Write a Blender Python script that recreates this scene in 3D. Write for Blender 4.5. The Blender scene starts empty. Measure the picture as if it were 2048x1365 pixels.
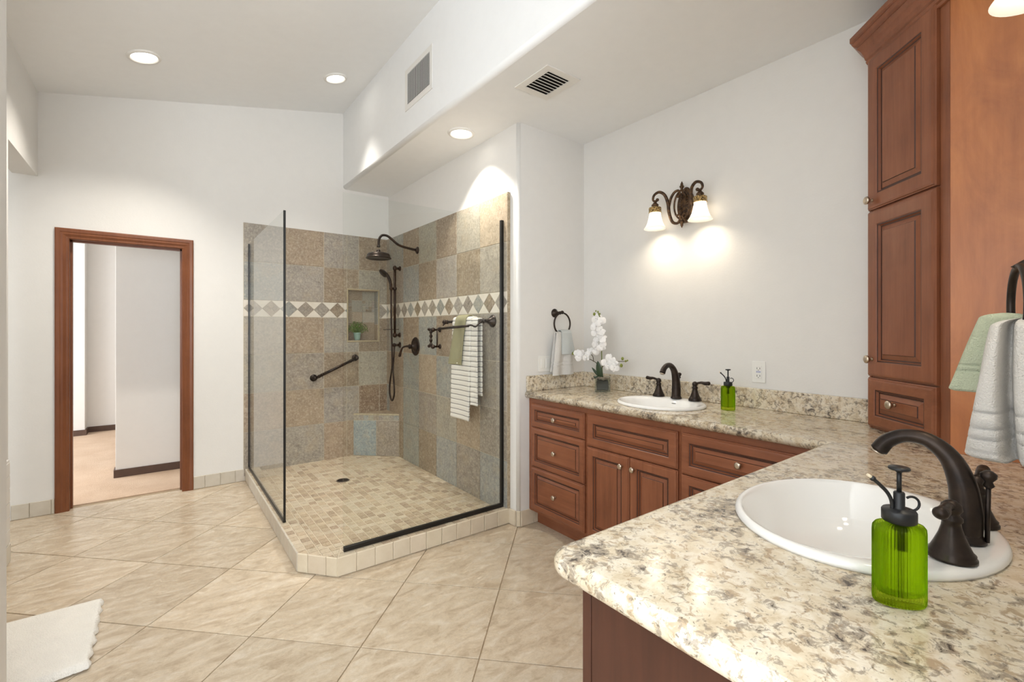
import bpy, bmesh, math, random
from mathutils import Vector, Matrix
from math import sin, cos, pi, radians, sqrt, atan2

random.seed(7)
S = bpy.context.scene
COL = S.collection

# ------------------------------------------------------------------ camera
TH = radians(37.24)
cam_data = bpy.data.cameras.new('camera')
cam = bpy.data.objects.new('camera', cam_data)
COL.objects.link(cam)
cam.location = (0, 0, 1.35)
cam.rotation_euler = (pi / 2, 0, -TH)
cam_data.sensor_width = 36.0
cam_data.lens = 36.0 * 925.5 / 2048
cam_data.shift_y = -21.9 / 2048
cam_data.clip_start = 0.02
S.camera = cam

# ------------------------------------------------------------------ world, exposure
world = bpy.data.worlds.new('world')
S.world = world
world.use_nodes = True
wn = world.node_tree.nodes
wn['Background'].inputs[0].default_value = (0.86, 0.93, 1.0, 1)
wn['Background'].inputs[1].default_value = 2.3
S.view_settings.view_transform = 'Standard'
S.view_settings.look = 'None'
S.view_settings.gamma = 1.0
S.view_settings.exposure = 0.17
try:
    S.view_settings.use_curve_mapping = False
except Exception:
    pass


def area_light(name, loc, rot, sx, sy, power, color):
    l = bpy.data.lights.new(name, 'AREA')
    l.shape = 'RECTANGLE'
    l.size = sx
    l.size_y = sy
    l.energy = power
    l.color = color
    o = bpy.data.objects.new(name, l)
    COL.objects.link(o)
    o.location = loc
    o.rotation_euler = rot
    return o


# added fill lamps out of view; rear and tub ones tilt towards the ceiling
area_light('tub_side_fill', (-2.33, 0.3, 1.75), (0, -pi / 2 - 0.6, 0), 1.7, 2.6, 17, (0.88, 0.94, 1.0))
area_light('rear_fill', (-0.45, -2.12, 1.75), (pi / 2 + 0.75, 0, 0), 1.9, 1.7, 150, (0.88, 0.94, 1.0))
area_light('hall_fill', (-2.9, 6.6, 1.5), (0, -pi / 2, 0), 2.0, 1.6, 50, (0.97, 0.98, 1.0))  # added to brighten the hall, with no window modelled

# ------------------------------------------------------------------ materials
MATS = {}


def srgb(r, g, b):
    def f(c):
        c /= 255.0
        return c / 12.92 if c <= 0.04045 else ((c + 0.055) / 1.055) ** 2.4
    return (f(r), f(g), f(b), 1.0)


def newmat(name):
    m = bpy.data.materials.new(name)
    m.use_nodes = True
    nt = m.node_tree
    b = nt.nodes['Principled BSDF']
    MATS[name] = m
    return m, nt, b


def N(nt, t, **kw):
    n = nt.nodes.new(t)
    for k, v in kw.items():
        if k in n.inputs.keys():
            n.inputs[k].default_value = v
        else:
            setattr(n, k, v)
    return n


def ramp(nt, fac, stops):
    r = nt.nodes.new('ShaderNodeValToRGB')
    e = r.color_ramp.elements
    while len(e) > 1:
        e.remove(e[-1])
    e[0].position, e[0].color = stops[0]
    for p, c in stops[1:]:
        x = e.new(p)
        x.color = c
    nt.links.new(fac, r.inputs[0])
    return r.outputs[0]


def mixc(nt, fac, a, b, mode='MIX'):
    m = nt.nodes.new('ShaderNodeMix')
    m.data_type = 'RGBA'
    m.blend_type = mode
    for idx, val in ((0, fac), (6, a), (7, b)):
        if isinstance(val, (int, float, tuple)):
            m.inputs[idx].default_value = val
        else:
            nt.links.new(val, m.inputs[idx])
    return m.outputs[2]


def coords(nt, scale=(1, 1, 1), seed_attr=None, rot=(0, 0, 0)):
    tc = nt.nodes.new('ShaderNodeTexCoord')
    mp = nt.nodes.new('ShaderNodeMapping')
    mp.inputs['Scale'].default_value = scale
    mp.inputs['Rotation'].default_value = rot
    src = tc.outputs['Object']
    if seed_attr:
        at = nt.nodes.new('ShaderNodeAttribute')
        at.attribute_name = seed_attr
        vm = nt.nodes.new('ShaderNodeVectorMath')
        vm.operation = 'MULTIPLY_ADD'
        nt.links.new(at.outputs['Vector'], vm.inputs[0])
        vm.inputs[1].default_value = (91, 73, 57)
        nt.links.new(src, vm.inputs[2])
        src = vm.outputs[0]
    nt.links.new(src, mp.inputs[0])
    return mp.outputs[0]


def noise(nt, vec, scale, detail=4, rough=0.5, dist=0.0):
    n = nt.nodes.new('ShaderNodeTexNoise')
    n.inputs['Scale'].default_value = scale
    n.inputs['Detail'].default_value = detail
    n.inputs['Roughness'].default_value = rough
    n.inputs['Distortion'].default_value = dist
    nt.links.new(vec, n.inputs['Vector'])
    return n.outputs[0]


def bump(nt, b, height, strength=0.2, dist=0.01):
    bp = nt.nodes.new('ShaderNodeBump')
    bp.inputs['Strength'].default_value = strength
    bp.inputs['Distance'].default_value = dist
    nt.links.new(height, bp.inputs['Height'])
    nt.links.new(bp.outputs[0], b.inputs['Normal'])


def simple(name, col, rough=0.5, metal=0.0, spec=0.5, nbump=None, var=0.0, coat=0.0):
    m, nt, b = newmat(name)
    b.inputs['Roughness'].default_value = rough
    b.inputs['Metallic'].default_value = metal
    b.inputs['Specular IOR Level'].default_value = spec
    b.inputs['Coat Weight'].default_value = coat
    v = coords(nt)
    if var > 0:
        n = noise(nt, v, 14, 5, 0.6)
        c2 = tuple(min(1, c * (1 + var)) for c in col[:3]) + (1,)
        c1 = tuple(c * (1 - var) for c in col[:3]) + (1,)
        nt.links.new(ramp(nt, n, [(0.3, c1), (0.7, c2)]), b.inputs['Base Color'])
    else:
        b.inputs['Base Color'].default_value = col
    if nbump:
        bump(nt, b, noise(nt, v, nbump[0], 3, 0.6), nbump[1], nbump[2] if len(nbump) > 2 else 0.01)
    return m


simple('wall_paint', srgb(231, 228, 223), 0.75, nbump=(90, 0.12, 0.004), var=0.01)
simple('ceiling_paint', srgb(243, 243, 242), 0.85, nbump=(60, 0.08, 0.004), var=0.01)
simple('white_plastic', srgb(238, 236, 230), 0.35)
simple('white_metal', srgb(235, 232, 226), 0.45)
simple('grout', srgb(214, 202, 180), 0.9)
simple('floor_grout', srgb(170, 150, 122), 0.9)
simple('porcelain', srgb(243, 241, 237), 0.08, coat=0.3)
simple('black_gasket', srgb(22, 20, 18), 0.35)
simple('black_plastic', srgb(24, 25, 27), 0.4)
simple('dark_gap', srgb(30, 24, 20), 0.9)
simple('nickel', srgb(196, 182, 165), 0.28, metal=1.0)
simple('dark_base', srgb(88, 66, 54), 0.6, var=0.15)
simple('sage_cloth', srgb(158, 152, 118), 0.95, nbump=(320, 0.4, 0.003), var=0.06)
simple('blue_grey_cloth', srgb(196, 200, 198), 0.95, nbump=(320, 0.4, 0.003), var=0.04)
simple('white_terry', srgb(228, 224, 218), 1.0, nbump=(260, 0.9, 0.006), var=0.05)
simple('pale_green_terry', srgb(196, 203, 176), 1.0, nbump=(260, 0.9, 0.006), var=0.05)
simple('white_rug', srgb(240, 236, 228), 1.0, nbump=(170, 0.9, 0.006), var=0.03)
simple('petal', srgb(246, 243, 240), 0.6)
simple('bud_green', srgb(132, 140, 60), 0.6)
simple('leaf_green', srgb(52, 70, 48), 0.4, var=0.15)
simple('stem_brown', srgb(86, 74, 52), 0.6)
simple('stem_green', srgb(110, 120, 60), 0.6)
simple('herb_green', srgb(122, 148, 78), 0.6, var=0.3)
simple('mint_metal', srgb(160, 190, 178), 0.5)
simple('pebbles', srgb(200, 180, 160), 0.8, var=0.3, nbump=(150, 1.0, 0.02))
simple('dark_soil', srgb(72, 70, 64), 0.8, var=0.2)
simple('blue_print', srgb(70, 90, 170), 0.5)
simple('slot_dark', srgb(60, 55, 50), 0.6)
simple('drain_metal', srgb(120, 108, 96), 0.4, metal=0.8)
simple('vent_grey', srgb(120, 116, 110), 0.8)
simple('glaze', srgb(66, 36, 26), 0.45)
simple('nozzle_white', srgb(230, 215, 185), 0.4)


def make_bronze():
    m, nt, b = newmat('bronze')
    v = coords(nt)
    n = noise(nt, v, 22, 4, 0.6)
    nt.links.new(ramp(nt, n, [(0.3, srgb(44, 39, 37)), (0.75, srgb(70, 58, 50))]), b.inputs['Base Color'])
    b.inputs['Metallic'].default_value = 0.75
    b.inputs['Roughness'].default_value = 0.36


make_bronze()


def make_sconce_bronze():
    m, nt, b = newmat('antique_bronze')
    v = coords(nt)
    n = noise(nt, v, 60, 4, 0.6)
    nt.links.new(ramp(nt, n, [(0.35, srgb(50, 38, 30)), (0.75, srgb(120, 88, 58))]), b.inputs['Base Color'])
    b.inputs['Metallic'].default_value = 0.6
    b.inputs['Roughness'].default_value = 0.42


make_sconce_bronze()


def make_filigree():
    m, nt, b = newmat('gold_filigree')
    v = coords(nt)
    n = noise(nt, v, 180, 1, 0.4, 1.0)
    nt.links.new(ramp(nt, n, [(0.46, srgb(70, 48, 26)), (0.54, srgb(214, 182, 118))]), b.inputs['Base Color'])
    b.inputs['Metallic'].default_value = 0.5
    b.inputs['Roughness'].default_value = 0.4


make_filigree()


def make_carpet():
    m, nt, b = newmat('carpet')
    v = coords(nt)
    n = noise(nt, v, 3, 6, 0.7)
    n2 = noise(nt, v, 160, 2, 0.6)
    c = ramp(nt, n, [(0.3, srgb(198, 168, 140)), (0.7, srgb(216, 190, 164))])
    c = mixc(nt, 0.15, c, ramp(nt, n2, [(0.3, srgb(150, 120, 95)), (0.7, srgb(235, 212, 188))]))
    nt.links.new(c, b.inputs['Base Color'])
    b.inputs['Roughness'].default_value = 1.0
    bump(nt, b, n2, 0.5, 0.006)


make_carpet()


def make_floor_tile():
    m, nt, b = newmat('floor_tile')
    v = coords(nt, (1, 1, 1), 'tint')
    v2 = coords(nt, (1.0, 2.4, 1), 'tint', (0, 0, radians(45)))
    n = noise(nt, v2, 2.6, 8, 0.62, 0.8)
    n2 = noise(nt, v2, 9, 8, 0.7, 0.6)
    n3 = noise(nt, v, 60, 4, 0.7)
    c = ramp(nt, n, [(0.3, srgb(176, 156, 130)), (0.45, srgb(196, 178, 152)), (0.6, srgb(208, 191, 166)), (0.75, srgb(219, 206, 185))])
    c = mixc(nt, 0.58, c, ramp(nt, n2, [(0.36, srgb(160, 136, 108)), (0.5, srgb(202, 184, 158)), (0.64, srgb(226, 214, 196))]))
    c = mixc(nt, 0.14, c, ramp(nt, n3, [(0.3, srgb(146, 124, 100)), (0.65, srgb(232, 220, 200))]))
    at = nt.nodes.new('ShaderNodeAttribute')
    at.attribute_name = 'tint'
    hsv = nt.nodes.new('ShaderNodeHueSaturation')
    sep = nt.nodes.new('ShaderNodeSeparateColor')
    nt.links.new(at.outputs['Color'], sep.inputs[0])
    mr = nt.nodes.new('ShaderNodeMapRange')
    mr.inputs[3].default_value = 0.88
    mr.inputs[4].default_value = 1.02
    nt.links.new(sep.outputs[0], mr.inputs[0])
    nt.links.new(mr.outputs[0], hsv.inputs['Value'])
    nt.links.new(c, hsv.inputs['Color'])
    nt.links.new(hsv.outputs[0], b.inputs['Base Color'])
    b.inputs['Roughness'].default_value = 0.3
    rr = ramp(nt, n2, [(0.3, (0.34, 0.34, 0.34, 1)), (0.7, (0.22, 0.22, 0.22, 1))])
    nt.links.new(rr, b.inputs['Roughness'])
    bump(nt, b, n2, 0.06, 0.004)


make_floor_tile()


def make_slate(name, s1, contrast, rough):
    """Stone-look tile; each tile's own colour comes from its 'tint' attribute."""
    m, nt, b = newmat(name)
    v = coords(nt, (1, 1, 1), 'tint')
    at = nt.nodes.new('ShaderNodeAttribute')
    at.attribute_name = 'tint'
    n = noise(nt, v, s1, 8, 0.72, 0.4)
    n2 = noise(nt, v, s1 * 5, 6, 0.75, 0.6)
    n3 = noise(nt, v, s1 * 0.8, 5, 0.6)
    lo = 1.0 - contrast
    hi = 1.0 + contrast
    k1 = ramp(nt, n, [(0.28, (lo, lo, lo, 1)), (0.72, (1, 1, 1, 1))])
    c = mixc(nt, 1.0, at.outputs['Color'], k1, 'MULTIPLY')
    f = ramp(nt, n2, [(0.49, (0, 0, 0, 1)), (0.64, (0.95, 0.95, 0.95, 1))])
    c = mixc(nt, f, c, mixc(nt, 0.55, c, srgb(208, 196, 174)))
    f2 = ramp(nt, n2, [(0.32, (0.9, 0.9, 0.9, 1)), (0.47, (0, 0, 0, 1))])
    c = mixc(nt, f2, c, mixc(nt, 0.55, c, srgb(98, 82, 66)))
    f3 = ramp(nt, n3, [(0.5, (0, 0, 0, 1)), (0.75, (0.5, 0.5, 0.5, 1))])
    c = mixc(nt, f3, c, srgb(176, 158, 130))
    nt.links.new(c, b.inputs['Base Color'])
    b.inputs['Roughness'].default_value = rough
    bump(nt, b, n2, 0.15, 0.004)


make_slate('slate_tile', 11, 0.34, 0.42)
make_slate('mosaic_tile', 20, 0.22, 0.5)


def make_cream_tile():
    m, nt, b = newmat('cream_tile')
    v = coords(nt, (1, 1, 1), 'tint')
    at = nt.nodes.new('ShaderNodeAttribute')
    at.attribute_name = 'tint'
    n = noise(nt, v, 14, 6, 0.6)
    c = mixc(nt, 1.0, at.outputs['Color'], ramp(nt, n, [(0.3, (0.9, 0.88, 0.85, 1)), (0.7, (1, 1, 1, 1))]), 'MULTIPLY')
    nt.links.new(c, b.inputs['Base Color'])
    b.inputs['Roughness'].default_value = 0.4


make_cream_tile()


def make_granite():
    m, nt, b = newmat('granite')
    v = coords(nt)
    big = noise(nt, v, 7, 5, 0.65, 0.8)
    n1 = noise(nt, v, 26, 6, 0.62, 0.5)
    n2 = noise(nt, v, 48, 7, 0.68, 0.7)
    n3 = noise(nt, v, 95, 4, 0.6, 0.6)
    n4 = noise(nt, coords(nt, (1, 1, 1), None, (0.5, 0.8, 0.3)), 48, 5, 0.62, 0.7)
    c = ramp(nt, n1, [(0.3, srgb(196, 176, 146)), (0.45, srgb(217, 202, 175)), (0.6, srgb(230, 220, 201)), (0.72, srgb(206, 187, 158))])
    # tan veins
    f = ramp(nt, n4, [(0.54, (0, 0, 0, 1)), (0.62, (0.8, 0.8, 0.8, 1))])
    c = mixc(nt, f, c, srgb(172, 148, 118))
    # grey brown patches, denser where the large noise is high
    add = nt.nodes.new('ShaderNodeMath')
    add.operation = 'MULTIPLY_ADD'
    nt.links.new(big, add.inputs[0])
    add.inputs[1].default_value = 0.62
    nt.links.new(n2, add.inputs[2])
    f = ramp(nt, add.outputs[0], [(0.83, (0, 0, 0, 1)), (0.90, (0.75, 0.75, 0.75, 1))])
    c = mixc(nt, f, c, srgb(140, 126, 110))
    f = ramp(nt, n3, [(0.63, (0, 0, 0, 1)), (0.68, (0.8, 0.8, 0.8, 1))])
    c = mixc(nt, f, c, srgb(104, 93, 82))
    f = ramp(nt, add.outputs[0], [(0.95, (0, 0, 0, 1)), (1.0, (0.9, 0.9, 0.9, 1))])
    c = mixc(nt, f, c, srgb(70, 62, 56))
    nt.links.new(c, b.inputs['Base Color'])
    b.inputs['Roughness'].default_value = 0.09
    b.inputs['Specular IOR Level'].default_value = 0.55


make_granite()


def make_wood(name, axis, cols, rough=0.33):
    m, nt, b = newmat(name)
    sc = [26, 26, 26]
    if axis is not None:
        sc[axis] = 1.6
    v = coords(nt, tuple(sc))
    v1 = coords(nt, (1, 1, 1))
    n = noise(nt, v, 1.0, 8, 0.6, 0.6)
    n2 = noise(nt, v, 3.5, 5, 0.7)
    n3 = noise(nt, v1, 3.0, 4, 0.6, 0.5)
    c = ramp(nt, n, [(0.25, cols[0]), (0.5, cols[1]), (0.78, cols[2])])
    c = mixc(nt, 0.3, c, ramp(nt, n2, [(0.3, cols[0]), (0.7, cols[2])]))
    c = mixc(nt, 0.35, c, ramp(nt, n3, [(0.3, cols[0]), (0.7, cols[2])]))
    nt.links.new(c, b.inputs['Base Color'])
    b.inputs['Roughness'].default_value = rough
    b.inputs['Coat Weight'].default_value = 0.06
    b.inputs['Coat Roughness'].default_value = 0.2
    b.inputs['Specular IOR Level'].default_value = 0.35
    bump(nt, b, n, 0.04, 0.002)


CH = (srgb(106, 60, 39), srgb(136, 81, 54), srgb(160, 101, 70))
make_wood('cherry_vertical', 2, CH)
make_wood('cherry_along_y', 1, CH)
make_wood('cherry_along_x', 0, CH)
PN = (srgb(160, 92, 42), srgb(186, 112, 54), srgb(204, 130, 68))  # side panel wood, brightened and warmed by sconce light put into the colour


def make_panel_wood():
    m, nt, b = newmat('sconce_lit_panel')
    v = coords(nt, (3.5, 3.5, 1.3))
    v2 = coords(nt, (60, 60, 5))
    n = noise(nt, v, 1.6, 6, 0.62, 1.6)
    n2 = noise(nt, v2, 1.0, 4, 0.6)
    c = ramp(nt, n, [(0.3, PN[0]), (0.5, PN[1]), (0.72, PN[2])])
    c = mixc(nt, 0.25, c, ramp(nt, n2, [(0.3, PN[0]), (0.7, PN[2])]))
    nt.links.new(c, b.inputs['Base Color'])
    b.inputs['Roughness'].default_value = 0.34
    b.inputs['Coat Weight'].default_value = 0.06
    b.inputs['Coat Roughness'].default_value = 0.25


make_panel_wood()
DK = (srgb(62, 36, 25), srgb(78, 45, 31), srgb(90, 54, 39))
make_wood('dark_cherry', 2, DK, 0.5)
make_wood('oak_trim_vertical', 2, (srgb(98, 54, 30), srgb(124, 71, 41), srgb(142, 87, 54)), 0.38)
make_wood('oak_trim_along', 0, (srgb(98, 54, 30), srgb(124, 71, 41), srgb(142, 87, 54)), 0.38)


def front_fresnel(nt, fr):
    """reflect on the outer faces only, so a straight-through pane never reaches total reflection"""
    ge = nt.nodes.new('ShaderNodeNewGeometry')
    su = nt.nodes.new('ShaderNodeMath')
    su.operation = 'SUBTRACT'
    su.inputs[0].default_value = 1.0
    nt.links.new(ge.outputs['Backfacing'], su.inputs[1])
    mu = nt.nodes.new('ShaderNodeMath')
    mu.operation = 'MULTIPLY'
    nt.links.new(su.outputs[0], mu.inputs[0])
    nt.links.new(fr.outputs[0], mu.inputs[1])
    return mu.outputs[0]


def make_clear_glass(name, tint, ior=1.5):
    m, nt, b = newmat(name)
    out = nt.nodes['Material Output']
    nt.nodes.remove(b)
    tr = nt.nodes.new('ShaderNodeBsdfTransparent')
    tr.inputs[0].default_value = tint
    gl = nt.nodes.new('ShaderNodeBsdfGlossy')
    gl.inputs['Roughness'].default_value = 0.0
    fr = nt.nodes.new('ShaderNodeFresnel')
    fr.inputs[0].default_value = ior
    mx = nt.nodes.new('ShaderNodeMixShader')
    nt.links.new(front_fresnel(nt, fr), mx.inputs[0])
    nt.links.new(tr.outputs[0], mx.inputs[1])
    nt.links.new(gl.outputs[0], mx.inputs[2])
    nt.links.new(mx.outputs[0], out.inputs[0])
    return m


make_clear_glass('shower_glass', (0.975, 0.985, 0.978, 1))
make_clear_glass('vase_glass', (0.90, 0.93, 0.92, 1))


def make_green_glass():
    m, nt, b = newmat('green_glass')
    out = nt.nodes['Material Output']
    nt.nodes.remove(b)
    tint = (0.78, 0.89, 0.24, 1)
    g = nt.nodes.new('ShaderNodeBsdfGlass')
    g.inputs['Color'].default_value = tint
    g.inputs['IOR'].default_value = 1.42
    g.inputs['Roughness'].default_value = 0.0
    tr = nt.nodes.new('ShaderNodeBsdfTransparent')
    tr.inputs[0].default_value = tint
    tl = nt.nodes.new('ShaderNodeBsdfTranslucent')
    tl.inputs[0].default_value = (0.5, 0.75, 0.04, 1)
    m0 = nt.nodes.new('ShaderNodeMixShader')
    m0.inputs[0].default_value = 0.35
    nt.links.new(g.outputs[0], m0.inputs[1])
    nt.links.new(tr.outputs[0], m0.inputs[2])
    m1 = nt.nodes.new('ShaderNodeMixShader')
    m1.inputs[0].default_value = 0.06
    nt.links.new(m0.outputs[0], m1.inputs[1])
    nt.links.new(tl.outputs[0], m1.inputs[2])
    nt.links.new(m1.outputs[0], out.inputs[0])


make_green_glass()


def make_emit(name, col, strength):
    m, nt, b = newmat(name)
    b.inputs['Base Color'].default_value = col
    b.inputs['Emission Color'].default_value = col
    b.inputs['Emission Strength'].default_value = strength
    b.inputs['Roughness'].default_value = 0.4


make_emit('lamp_lens', (1.0, 0.96, 0.88, 1), 6.0)


def make_frosted():
    m, nt, b = newmat('frosted_shade')
    out = nt.nodes['Material Output']
    tl = nt.nodes.new('ShaderNodeBsdfTranslucent')
    tl.inputs[0].default_value = (0.95, 0.93, 0.88, 1)
    b.inputs['Base Color'].default_value = (0.85, 0.84, 0.80, 1)
    b.inputs['Roughness'].default_value = 0.4
    mx = nt.nodes.new('ShaderNodeMixShader')
    mx.inputs[0].default_value = 0.5
    nt.links.new(b.outputs[0], mx.inputs[1])
    nt.links.new(tl.outputs[0], mx.inputs[2])
    nt.links.new(mx.outputs[0], out.inputs[0])


make_frosted()

make_emit('sconce_bulb', (1.0, 0.88, 0.70, 1), 32.0)


def make_striped():
    m, nt, b = newmat('striped_terry')
    tc = nt.nodes.new('ShaderNodeTexCoord')
    sep = nt.nodes.new('ShaderNodeSeparateXYZ')
    nt.links.new(tc.outputs['UV'], sep.inputs[0])
    mu = nt.nodes.new('ShaderNodeMath')
    mu.operation = 'MULTIPLY'
    mu.inputs[1].default_value = 1.0
    nt.links.new(sep.outputs[1], mu.inputs[0])
    fr = nt.nodes.new('ShaderNodeMath')
    fr.operation = 'FRACT'
    nt.links.new(mu.outputs[0], fr.inputs[0])
    c = ramp(nt, fr.outputs[0], [(0.0, srgb(96, 92, 92)), (0.06, srgb(96, 92, 92)), (0.12, srgb(240, 234, 224)), (0.95, srgb(240, 234, 224)), (0.99, srgb(96, 92, 92))])
    nt.links.new(c, b.inputs['Base Color'])
    b.inputs['Roughness'].default_value = 1.0
    bump(nt, b, noise(nt, tc.outputs['Object'], 260, 3, 0.6), 0.5, 0.004)


make_striped()


# ------------------------------------------------------------------ mesh helpers
class MB:
    """Collects shapes in scene coordinates and links them as one mesh object."""

    def __init__(self):
        self.bm = bmesh.new()
        self.M = Matrix.Identity(4)
        self.col = None
        self.uv = None
        self.mi = 0

    def v(self, p):
        return self.bm.verts.new(self.M @ Vector(p))

    def f(self, vs, smooth=False, col=None):
        try:
            fc = self.bm.faces.new(vs)
        except ValueError:
            return None
        fc.smooth = smooth
        fc.material_index = self.mi
        if col is not None:
            if self.col is None:
                self.col = self.bm.loops.layers.float_color.new('tint')
            for l in fc.loops:
                l[self.col] = (col[0], col[1], col[2], 1)
        return fc

    def box(self, x0, y0, z0, x1, y1, z1, bev=0.0, col=None, seg=2):
        if x0 > x1: x0, x1 = x1, x0
        if y0 > y1: y0, y1 = y1, y0
        if z0 > z1: z0, z1 = z1, z0
        vs = [self.v(p) for p in ((x0, y0, z0), (x1, y0, z0), (x1, y1, z0), (x0, y1, z0), (x0, y0, z1), (x1, y0, z1), (x1, y1, z1), (x0, y1, z1))]
        fs = [self.f([vs[i] for i in q], col=col) for q in ((0, 3, 2, 1), (4, 5, 6, 7), (0, 1, 5, 4), (1, 2, 6, 5), (2, 3, 7, 6), (3, 0, 4, 7))]
        if bev > 0:
            es = list({e for f in fs for e in f.edges})
            r = bmesh.ops.bevel(self.bm, geom=es, offset=bev, segments=seg, profile=0.5, affect='EDGES')
            for f in r['faces']:
                f.material_index = self.mi
                f.smooth = True
                if col is not None and self.col is not None:
                    for l in f.loops:
                        l[self.col] = (col[0], col[1], col[2], 1)
        return self

    def prism(self, poly, z0, z1, col=None):
        a = [self.v((p[0], p[1], z0)) for p in poly]
        b = [self.v((p[0], p[1], z1)) for p in poly]
        n = len(poly)
        for i in range(n):
            j = (i + 1) % n
            self.f([a[i], a[j], b[j], b[i]], col=col)
        self.f(list(reversed(a)), col=col)
        self.f(b, col=col)
        return self

    def loft(self, rings, closed=True, cap0=False, cap1=False, smooth=True, col=None):
        R = [[self.v(p) for p in r] for r in rings]
        n = len(R[0])
        for a, b in zip(R[:-1], R[1:]):
            for i in range(n if closed else n - 1):
                j = (i + 1) % n
                self.f([a[i], a[j], b[j], b[i]], smooth, col)
        if cap0: self.f(list(reversed(R[0])), col=col)
        if cap1: self.f(R[-1], col=col)
        return self

    def lathe(self, prof, origin=(0, 0, 0), axis=(0, 0, 1), seg=24, sx=1.0, sy=1.0, smooth=True, flute=0, fd=0.0, cap=True, spin=0.0):
        """prof: list of (radius, distance along axis)."""
        ax = Vector(axis).normalized()
        q = Vector((0, 0, 1)).rotation_difference(ax).to_matrix()
        o = Vector(origin)
        rings = []
        for r, h in prof:
            ring = []
            for i in range(seg):
                a = 2 * pi * i / seg + spin
                rr = r * (1 - fd * (0.5 + 0.5 * cos(flute * a))) if flute else r
                ring.append(o + q @ Vector((rr * cos(a) * sx, rr * sin(a) * sy, h)))
            rings.append(ring)
        self.loft(rings, True, cap and prof[0][0] > 1e-5, cap and prof[-1][0] > 1e-5, smooth)
        return self

    def tube(self, pts, rad, seg=12, closed=False, smooth=True, cap=True, flat=1.0):
        P = [Vector(p) for p in pts]
        n = len(P)
        if not isinstance(rad, (list, tuple)): rad = [rad] * n
        rings = []
        t0 = (P[1] - P[0]).normalized()
        up = Vector((0, 0, 1)) if abs(t0.z) < 0.95 else Vector((1, 0, 0))
        u = (up - t0 * up.dot(t0)).normalized()
        prev = t0
        for i in range(n):
            if closed:
                t = (P[(i + 1) % n] - P[i - 1]).normalized()
            else:
                t = (P[min(i + 1, n - 1)] - P[max(i - 1, 0)]).normalized()
            u = prev.rotation_difference(t) @ u
            u = (u - t * u.dot(t)).normalized()
            w = t.cross(u)
            prev = t
            rings.append([P[i] + (u * cos(2 * pi * k / seg) + w * sin(2 * pi * k / seg) * flat) * rad[i] for k in range(seg)])
        if closed: rings.append(rings[0])
        self.loft(rings, True, cap and not closed, cap and not closed, smooth)
        return self

    def ball(self, c, r, sx=1, sy=1, sz=1, seg=16, rings=10):
        prof = []
        for i in range(rings + 1):
            a = -pi / 2 + pi * i / rings
            prof.append((max(1e-6, r * cos(a)), r * sin(a)))
        old = self.M
        self.M = self.M @ Matrix.Translation(Vector(c)) @ Matrix.Diagonal((sx, sy, sz, 1))
        self.lathe(prof, seg=seg)
        self.M = old
        return self

    def build(self, name, mat, parent=None, solid=0.0, subsurf=0):
        bm = self.bm
        bmesh.ops.remove_doubles(bm, verts=bm.verts, dist=1e-6)
        bmesh.ops.recalc_face_normals(bm, faces=bm.faces)
        me = bpy.data.meshes.new(name)
        if parent is not None:
            off = parent.get('_o', (0, 0, 0))
            bmesh.ops.translate(bm, verts=bm.verts, vec=-Vector(off))
        bm.to_mesh(me)
        bm.free()
        mats = mat if isinstance(mat, (list, tuple)) else [mat]
        for m in mats:
            me.materials.append(MATS[m])
        o = bpy.data.objects.new(name, me)
        COL.objects.link(o)
        if parent is not None:
            o.parent = parent
            TMP.append(o)
            o['_o'] = tuple(parent.get('_o', (0, 0, 0)))
        if solid:
            md = o.modifiers.new('thickness', 'SOLIDIFY')
            md.thickness = solid
            md.offset = 0
        if subsurf:
            md = o.modifiers.new('smooth', 'SUBSURF')
            md.levels = subsurf
            md.render_levels = subsurf
        return o


TMP = []


def tag(o, label=None, cat=None, group=None, kind=None):
    if label: o['label'] = label
    if cat: o['category'] = cat
    if group: o['group'] = group
    if kind: o['kind'] = kind
    return o


def thing(name, label, cat, loc=(0, 0, 0), group=None):
    """Empty at a thing's base; parts are given in scene coordinates."""
    o = bpy.data.objects.new(name, None)
    o.empty_display_size = 0.05
    COL.objects.link(o)
    o.location = loc
    o['_o'] = tuple(loc)
    TMP.append(o)
    return tag(o, label, cat, group)


def structure(o, label=None):
    o['kind'] = 'structure'
    if label: o['label'] = label
    return o


def copy_tree(o, parent=None, label=None, top=True):
    c = o.copy()
    COL.objects.link(c)
    TMP.append(c)
    c.parent = parent
    if label: c['label'] = label
    for ch in list(o.children):
        copy_tree(ch, c, None, False)
    return c


def frame(origin, u, v, n):
    M = Matrix.Identity(4)
    for i, a in enumerate((u, v, n)):
        a = Vector(a)
        M[0][i], M[1][i], M[2][i] = a.x, a.y, a.z
    M[0][3], M[1][3], M[2][3] = origin
    return M


def arc(c, r, a0, a1, n, plane='xz'):
    out = []
    for i in range(n + 1):
        a = a0 + (a1 - a0) * i / n
        p = [c[0], c[1], c[2]]
        k = {'x': 0, 'y': 1, 'z': 2}
        p[k[plane[0]]] += r * cos(a)
        p[k[plane[1]]] += r * sin(a)
        out.append(tuple(p))
    return out


def spline(ctrl, n=8):
    P = [Vector(c) for c in ctrl]
    P = [P[0] * 2 - P[1]] + P + [P[-1] * 2 - P[-2]]
    out = []
    for i in range(1, len(P) - 2):
        a, b, c, d = P[i - 1:i + 3]
        for k in range(n):
            t = k / n
            out.append(0.5 * ((2 * b) + (c - a) * t + (2 * a - 5 * b + 4 * c - d) * t * t + (3 * b - a - 3 * c + d) * t ** 3))
    out.append(P[-2])
    return out


def lerp_list(vals, n):
    out = []
    for i in range(n):
        t = i / (n - 1) * (len(vals) - 1)
        k = min(int(t), len(vals) - 2)
        out.append(vals[k] + (vals[k + 1] - vals[k]) * (t - k))
    return out


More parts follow.
